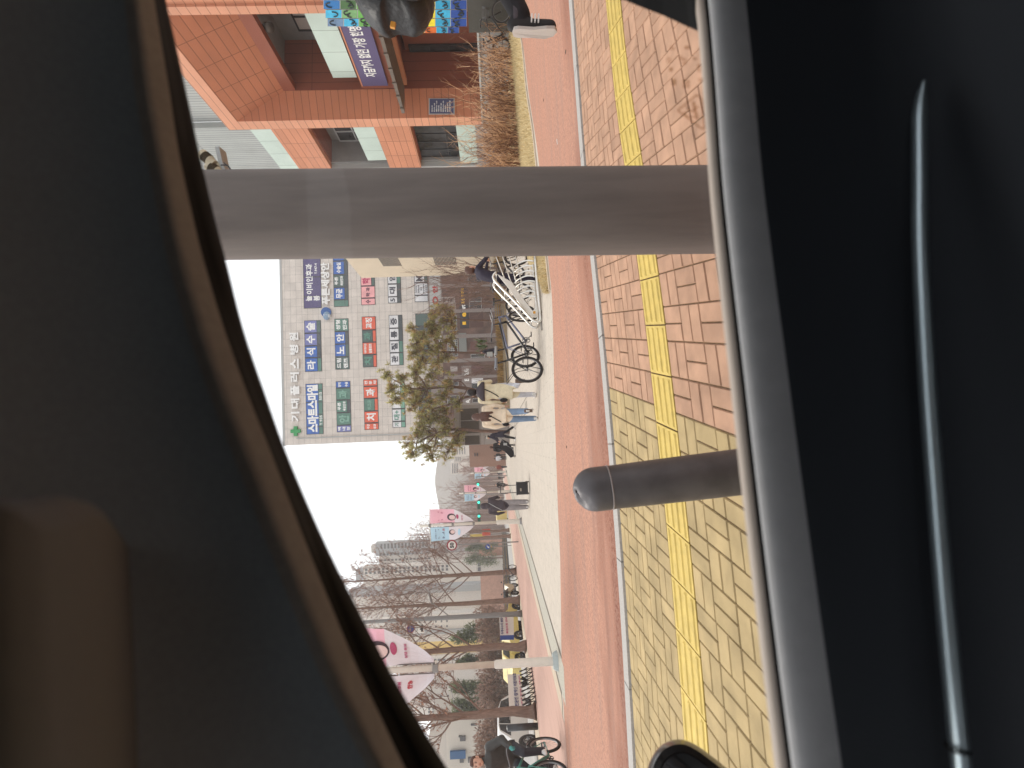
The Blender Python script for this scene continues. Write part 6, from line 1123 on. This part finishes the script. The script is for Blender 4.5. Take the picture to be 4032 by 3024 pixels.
# banner posts
POLW = M('post_white', A(226, 216, 204, 1.15), .6, var=.04); FPK = M('flag_pink', A(250, 192, 206, 1.1), .8, var=.04, scale=2); FWH = M('flag_white', A(244, 234, 238, 1.2), .8); FBL = M('flag_blue', A(192, 224, 242, 1.1), .8, var=.05, scale=2); FHAIR = M('flag_hair', A(96, 76, 84), .8); FSK = M('flag_skin', A(244, 212, 206, 1.2), .8); FMG = M('flag_magenta', A(220, 100, 140), .8); FNV = M('flag_ink', A(110, 110, 150), .8); FRD = M('flag_red', A(226, 70, 84), .8); GALV = M('galvanised', A(170, 164, 160), .5, metal=.4)
def flag(T, base, sg, kind, tw=.0, sw=1.):
    # sg -1: left of the post, +1: right; cloth hangs from the top arm and is gathered to the post below
    wv = lambda u, z: V((0, .10*sin(u*4+z*2.1+tw)*u+.04*sin(z*5+tw), 0)); z0, z1 = 2.42, 4.55; w_ = .70*sw; wd = lambda t: w_*(1 if t > .42 else .12+.88*(t/.42)**.8)*(1-.10*(1-t))
    pt_ = lambda u, t, o=0: base+R0*(sg*(.10+u*wd(t)))+up*(z0+(z1-z0)*t+.02)+wv(u*w_, t*2)+V((0, -o, 0)); b = MB(); n, m_ = 6, 14
    lo_ = FWH; hi_ = FPK if kind == 'pink' else FBL if kind == 'blue' else FWH
    for i in range(m_):
        t0, t1 = i/m_, (i+1)/m_; mt = hi_ if t0 > (.42 if kind == 'pink' else .55) else lo_
        b.grid([[pt_(k/n, t0) for k in range(n+1)], [pt_(k/n, t1) for k in range(n+1)]], mt)
    def blob(u, t, ru, rt, mat, o, n_=14): b.poly([pt_(u+cos(a)*ru, t+sin(a)*rt, o) for a in ([2*pi*i/n_ for i in range(n_)] if True else [])], mat)
    def word(s_, u0, u1, t0, mat, h=.05, o=.012):
        a, c = pt_(min(u0, u1) if sg > 0 else max(u0, u1), t0, o), pt_(max(u0, u1) if sg > 0 else min(u0, u1), t0, o); ax = (c-a); b.text(s_, a, ax, up, mat, (ax.length, h*2.1), bold=.04)
    if kind == 'pink':
        blob(.42, .50, .27, .105, FHAIR, .010); blob(.40, .485, .18, .075, FSK, .016); blob(.5, .36, .2, .03, FMG, .012); word('나나', .2, .8, .70, FMG, .06); word('성형외과', .15, .85, .79, FMG, .035); word('상담 문의', .2, .8, .24, FMG, .028)
    elif kind == 'blue':
        blob(.42, .50, .20, .075, FHAIR, .010); blob(.40, .485, .14, .055, FSK, .016); word('고', .12, .32, .68, FRD, .06); word('은병원', .38, .88, .68, FNV, .06); word('척추관절 특화', .12, .88, .80, FNV, .026); word('지하철 5번출구', .12, .88, .87, FNV, .022); blob(.5, .33, .3, .03, FBL, .012)
    else:
        blob(.35, .50, .22, .06, FHAIR, .010); blob(.35, .49, .16, .045, FSK, .016); b.poly([pt_(u, t, .013) for u, t in ((.2, .62), (.6, .62), (.6, .72), (.2, .72))], FRD); word('기한 한의원', .2, .85, .30, FMG, .035); word('한방', .25, .6, .20, FRD, .05)
    return b.build('flag', T)
POSTS = [((2196, 2602), 'white banner post nearest the camera, its white and pink flags cut by the car roof', 'w', 1.15, 1.), ((2054, 2052), 'second white banner post from the left, pink and blue flags, lamp arm on top', 'b', 1., 1.), ((2011, 1934), 'white banner post right above the hand cart, pink and blue flags', 'b', 1., 1.), ((1996, 1857), 'white banner post between the brown jacket and navy walkers', 'b', 1., 1.), ((1990, 1823), 'white banner post beside the white jacket walker', 'w', 1., 1.), ((1984, 1788), 'farthest white banner post without flags', '', 1., 1.)]
for i, (bp, lab, kd_, sw, sh) in enumerate(POSTS):
    base = G(*bp); T = thing('banner_post', lab, 'banner post', base, 0, 'white banner posts along the walkway'); b = MB(); b.tube([base, base+up*.05, base+up*.10], [.19, .17, .14], GALV if i else M('plastic_wrap', A(200, 208, 206), .4), 16); b.build('foot', T)
    b = MB(); kr = 1. if i else .66; b.tube([base+up*.08, base+up*1.22, base+up*1.26], [.125*kr, .12*kr, .085*kr], POLW, 20); b.build('sleeve', T, True, ang=40); b = MB(); b.tube([base+up*1.2, base+up*5.1], [.075*max(kr, .8), .065*max(kr, .8)], POLW, 16); b.build('pole', T, True)
    if kd_:
        for z in (2.40, 3.45, 4.60):
            b = MB(); b.tube([base+up*(z-.05), base+up*(z+.06)], .085, GALV, 12); L_ = .14 if z < 4 else .92; b.tube([base-R0*L_+up*z, base+R0*L_+up*z], .016, POLW, 6); b.build('bracket', T)
        flag(T, base, 1, 'pink', i*1.3, sw); flag(T, base, -1, 'blue' if kd_ == 'b' else 'white', i*.7+1, sw)
        for sg in (-.1, .1): b = MB(); b.tube([base+R0*sg+up*2.4, base+R0*sg+up*4.6], .010, M('flag_pole_dark', A(120, 110, 108), .6), 5); b.build('flag_stay', T)
# lamp arm and small devices on the second post's neighbour
def lampost(name, base, zt, pts, head, label, r=.07, mat=None):
    T = thing(name, label, 'lamp post', base); b = MB(); b.tube([base, base+up*zt*.5, base+up*zt], [r, r*.8, r*.55], mat or GALV, 12); b.build('pole', T, True); b = MB(); b.tube(smooth_pts(pts, 5), r*.45, mat or GALV, 8); b.build('arm', T, True)
    b = MB(); a, c = head; b.tube([a, a.lerp(c, .25), a.lerp(c, .8), c], [.05, .14, .13, .05], M('lamp_head', A(150, 140, 136), .5), 10, flat=.6); b.build('lamp_head', T, True); return T
lb = G(2004, 2100); Zl = (lb-CC).dot(CF); lampost('street_lamp', lb, P(1618, 2112, Zl).z, [P(1690, 2108, Zl), P(1622, 2112, Zl), P(1608, 2150, Zl), P(1592, 2192, Zl)], (P(1594, 2188, Zl), P(1585, 2218, Zl)), 'grey street lamp with a long curved arm above the second banner post')
gb = G(2056, 2416); Zg = (gb-CC).dot(CF); gt_ = P(1430, 2450, Zg); GP = thing('utility_pole', 'tall grey round pole between the two left street trees', 'pole', gb); b = MB(); b.tube([gb, gb+V((0, 0, .4)), gt_], [.19, .15, .10], M('pole_grey', A(150, 144, 140), .7, var=.08, stretch=(3, 3, .4)), 16); b.build('shaft', GP, True)
b = MB(); b.tube(smooth_pts([P(1772, 2428, Zg), P(1735, 2400, Zg), P(1704, 2375, Zg)], 4), .03, GALV, 6); b.build('arm', GP); b = MB(); a, c = P(1702, 2380, Zg), P(1688, 2330, Zg); b.tube([a, a.lerp(c, .3), a.lerp(c, .8), c], [.05, .12, .11, .05], MATS['lamp_head'], 10, flat=.6); b.build('lamp_head', GP, True)
bl_ = P(1985, 2806, 55); bl_.z = -.15; lampost('street_lamp', bl_, P(1815, 2790, 55).z, [P(1818, 2790, 55), P(1790, 2775, 55), P(1780, 2735, 55), P(1776, 2715, 55)], (P(1776, 2722, 55), P(1774, 2706, 55)), 'far thin street lamp in front of the left evergreens', .08)
# round signs
def disc(b, c, n, r, mat, th=.02): b.cyl(c, c+n*th, r, mat, 28)
nY = V((0, -1, 0)); SRED = M('sign_red', A(176, 44, 62), .5); SBLU = M('sign_blue', A(36, 78, 166), .5); SWHT = M('sign_white', A(240, 234, 226, 1.2), .5)
def signpost(name, c, r, label, foot=True, cat='road sign'):
    base = c.copy(); base.z = -.15; T = thing(name, label, cat, base); b = MB(); b.tube([base, c+up*(r*.9)] if foot else [c-up*(r*1.2), c+up*r], .04, GALV, 8); b.build('post', T); return T
c = P(1780, 2146, 30); T = signpost('speed_sign', c, .32, 'round red rimmed speed limit sign reading 50'); b = MB(); disc(b, c+nY*.05, nY, .325, SRED); disc(b, c+nY*.062, nY, .25, SWHT); b.text('50', c+nY*.086+V((-.17, 0, -.13)), (1, 0, 0), (0, 0, 1), BLK, (.34, .26), bold=.05); b.build('plate', T)
c = P(1921, 2152, 62); T = signpost('arrow_sign', c, .3, 'small round blue sign with a white diagonal arrow across the road'); b = MB(); disc(b, c+nY*.05, nY, .32, SBLU); b.tube([c+nY*.085+V((.14, 0, .14)), c+nY*.085+V((-.06, 0, -.06))], .045, SWHT, 6); b.poly([c+nY*.09+V((-.18, 0, -.18)), c+nY*.09+V((.05, 0, -.15)), c+nY*.09+V((-.15, 0, .05))], SWHT); b.poly([c+nY*.05+V((-.1, 0, -.5)), c+nY*.05+V((.1, 0, -.5)), c+nY*.05+V((.1, 0, -.36)), c+nY*.05+V((-.1, 0, -.36))], FY); b.build('plate', T)
Zn = Zg+.2; c = P(1617, 2475, Zn); NP = thing('no_parking_sign', 'white board with a blue and red no parking roundel on the grey pole', 'road sign', c); b = MB(); k = Zn/FPX; b.box(c, (40*k, .02, 36*k), SWHT); disc(b, c+nY*.011, nY, 16*k, SRED, .008); disc(b, c+nY*.02, nY, 12.5*k, SBLU, .008); b.text('주차금지', c+nY*.034+V((-9*k, 0, -2*k)), (1, 0, 0), (0, 0, 1), SWHT, (18*k, 5*k)); b.tube([c+V((0, .02, 0)), P(1617, 2436, Zg)], .02, GALV, 6); b.build('plate', NP)
c2 = P(1654, 2473, Zn); b = MB(); b.box(c2, (38*k, .02, 34*k), SWHT); b.text('견인지역', c2+nY*.014+V((-12*k, 0, 9*k)), (1, 0, 0), (0, 0, 1), BLK, (24*k, 5*k)); b.prism([c2+nY*.012+V((x*k, 0, z*k)) for x, z in ((-14, -12), (8, -12), (14, -6), (2, -4), (-4, 2), (-8, -4), (-14, -4))], nY*.006, BLK); b.tube([c2+V((0, .02, 0)), P(1654, 2434, Zg)], .02, GALV, 6); b.build('towing_sign', None, label='white towing notice board right under the no parking roundel', cat='road sign')
GRN = M('signal_green', A(60, 220, 180, 1), .3, emit=1.6)
for x, y, Z, lab in ((1886, 2032, 66, 'traffic light showing green nearest the speed sign'), (1885, 1978, 66, 'traffic light showing green above the hooded person'), (1882, 1908, 66, 'traffic light showing green above the dark cyclist')):
    c = P(x, y, Z); base = P(x, y-30, Z); base.z = -.15; T = thing('traffic_light', lab, 'traffic light', base, 0, 'traffic lights down the road'); b = MB(); b.tube([base, V((base.x, base.y, c.z+.3))], .07, GALV, 8); b.tube([V((base.x, base.y, c.z+.2)), c+up*.2], .045, GALV, 6); b.build('mast', T); b = MB(); b.box(c-R0*.3, (1.25, .2, .40), M('signal_housing', A(56, 92, 80), .6)); b.build('housing', T)
    b = MB(); disc(b, c+nY*.1, nY, .17, GRN, .03); b.build('lens', T)
# cloth street banners tied between trees
def street_banner(px, X, label, words, blue=False):
    a, b_, c, d = [PXX(x, y, X) for x, y in px]; T = MB(); n = 12
    for i in range(n): t0, t1 = i/n, (i+1)/n; w_ = lambda t: V((.04*sin(t*9), 0, 0)); T.poly([a.lerp(b_, t0)+w_(t0), a.lerp(b_, t1)+w_(t1), d.lerp(c, t1)+w_(t1), d.lerp(c, t0)+w_(t0)], SWHT if not (blue and t1 > .84) else SBLU)
    ax = (a-b_); L_ = ax.length; H_ = (a-d).length
    for s_, f0, f1, v0, h, m_ in words: T.text(s_, d.lerp(c, 1-f0)+(a-d)*v0+V((.06, 0, 0)), ax, up, m_, (L_*(f1-f0), H_*h), bold=.04)
    for p, q in ((a, 1), (b_, -1), (c, -1), (d, 1)): T.tube([p, p+ax.normalized()*.5*q], .008, M('cord_white', A(210, 204, 200), .8), 4)
    return T.build('street_banner', None, label=label, cat='banner')
street_banner([(1966, 2428), (1970, 2522), (2024, 2520), (2022, 2428)], -10.6, 'small white cloth banner tied between the grey pole and the tree, blue corner', [('두루두누리 봄맞이', .18, .96, .62, .2, FNV), ('회원모집 안내', .2, .9, .34, .14, FMG)], True)
street_banner([(1998, 2655), (2006, 2806), (2074, 2803), (2046, 2655)], -10.7, 'long white cloth banner with dark lettering behind the loop rack', [('안전운전 캠페인 어린이보호', .02, .98, .50, .30, FNV), ('시민과 함께하는 교통안전', .1, .9, .2, .12, FMG)])
# lantern-like red advert across the road
c = P(1915, 2096, 70); base = c.copy(); base.z = -.15; T = thing('advert_lantern', 'tall advert with a red ribbed lantern and yellow sheet across the road', 'sign', base); b = MB(); b.cyl(base, base+up*1.6, .15, GALV, 10); b.build('post', T); b = MB(); cc_ = c+up*0
for i in range(6): b.torus(cc_+up*(-.5+.2*i), up, .38, .12, M('lantern_red', A(226, 92, 66), .6), 16, 6)
b.cyl(cc_-up*.6, cc_+up*.6, .38, MATS['lantern_red'], 16); b.build('lantern', T); b = MB(); s0 = P(1880, 2108, 70); b.box(s0, (.35, .1, 2.2), M('sheet_yellow', A(236, 206, 110), .7)); b.build('sheet', T); b = MB(); b.box(P(1872, 2092, 70), (.5, .1, 1.8), M('advert_brown', A(150, 124, 108), .7, var=.3, scale=3)); b.build('panel', T)
# twin cream cameras on the foreground post
CP = thing('camera_bracket', 'bracket with two cream cylindrical cameras and loose cables on the grey post', 'camera', P(800, 700, PZ+.05)); CRH = M('camera_cream', A(226, 212, 184, 1.1), .5); z_ = PZ+.05
b = MB(); b.prism([P(x, y, z_) for x, y in ((846, 578), (862, 576), (876, 640), (900, 700), (884, 704), (862, 650))], CF*.05, WFRAME); b.prism([P(x, y, z_) for x, y in ((846, 640), (862, 640), (890, 698), (872, 702))], CF*.09, CRH); b.build('arm', CP)
for (x0, y0_, x1, y1_) in ((846, 648, 796, 606), (878, 690, 820, 652)):
    a, c = P(x0, y0_, z_), P(x1, y1_, z_); b = MB(); rr = 20*z_/FPX; b.tube([a, a.lerp(c, .3), a.lerp(c, .34), c], [rr*.8, rr*.9, rr, rr], CRH, 20); o = b.build('housing', CP, True, ang=40); b = MB()
    for k in range(9): t = .42+.045*k; b.torus(a.lerp(c, t), c-a, rr*1.01, .0015, M('grille_dark', A(120, 108, 92), .6), 20, 4)
    b.build('grille', o)
b = MB(); b.tube(smooth_pts([P(880, 640, z_-.02), P(908, 668, z_-.02), P(890, 690, z_-.02), P(925, 692, z_-.02), P(950, 688, z_)], 5), .003, BLKP, 6); b.tube(smooth_pts([P(870, 650, z_-.02), P(900, 655, z_-.02), P(915, 700, z_-.02)], 5), .003, BLKP, 6); b.build('cables', CP)
# small litter on the lane
b = MB(); p = G(2198, 566)+up*.008; b.ob(p, (.09, .02, 0), (-.003, .012, 0), (0, 0, .008), SWHT); b.build('paper_scrap', None, label='small white scrap of paper lying on the red lane', cat='litter')
for i, (x, y) in enumerate(((2229, 204), (2232, 1760), (2142, 394))):
    b = MB(); b.ell(G(x, y)+up*.006, (.022, .03, .006), SOLE, 10); b.build('leaf_litter', None, True, label=['dark blot on the lane near the black shoe', 'dark blot on the lane above the bollard cap', 'dark blot on the lane below the notice board'][i], cat='litter')
# ------------------------------------------------------------------ thin even haze
HZ = bpy.data.materials.new('haze'); HZ.use_nodes = True; nt = HZ.node_tree; nt.nodes.remove(nt.nodes['Principled BSDF']); pv = nt.nodes.new('ShaderNodeVolumePrincipled'); pv.inputs['Color'].default_value = (.97, .97, .98, 1); pv.inputs['Density'].default_value = .0009; pv.inputs['Anisotropy'].default_value = .2
nt.links.new(pv.outputs[0], nt.nodes['Material Output'].inputs['Volume']); b = MB(); b.ob((-420, -80, -1.2), (840, 0, 0), (0, 700, 0), (0, 0, 96), HZ); b.build('haze', None, kind='stuff', label='thin pale haze over the street', cat='haze')
SC.cycles.volume_bounces = 1; SC.cycles.volume_step_rate = 4
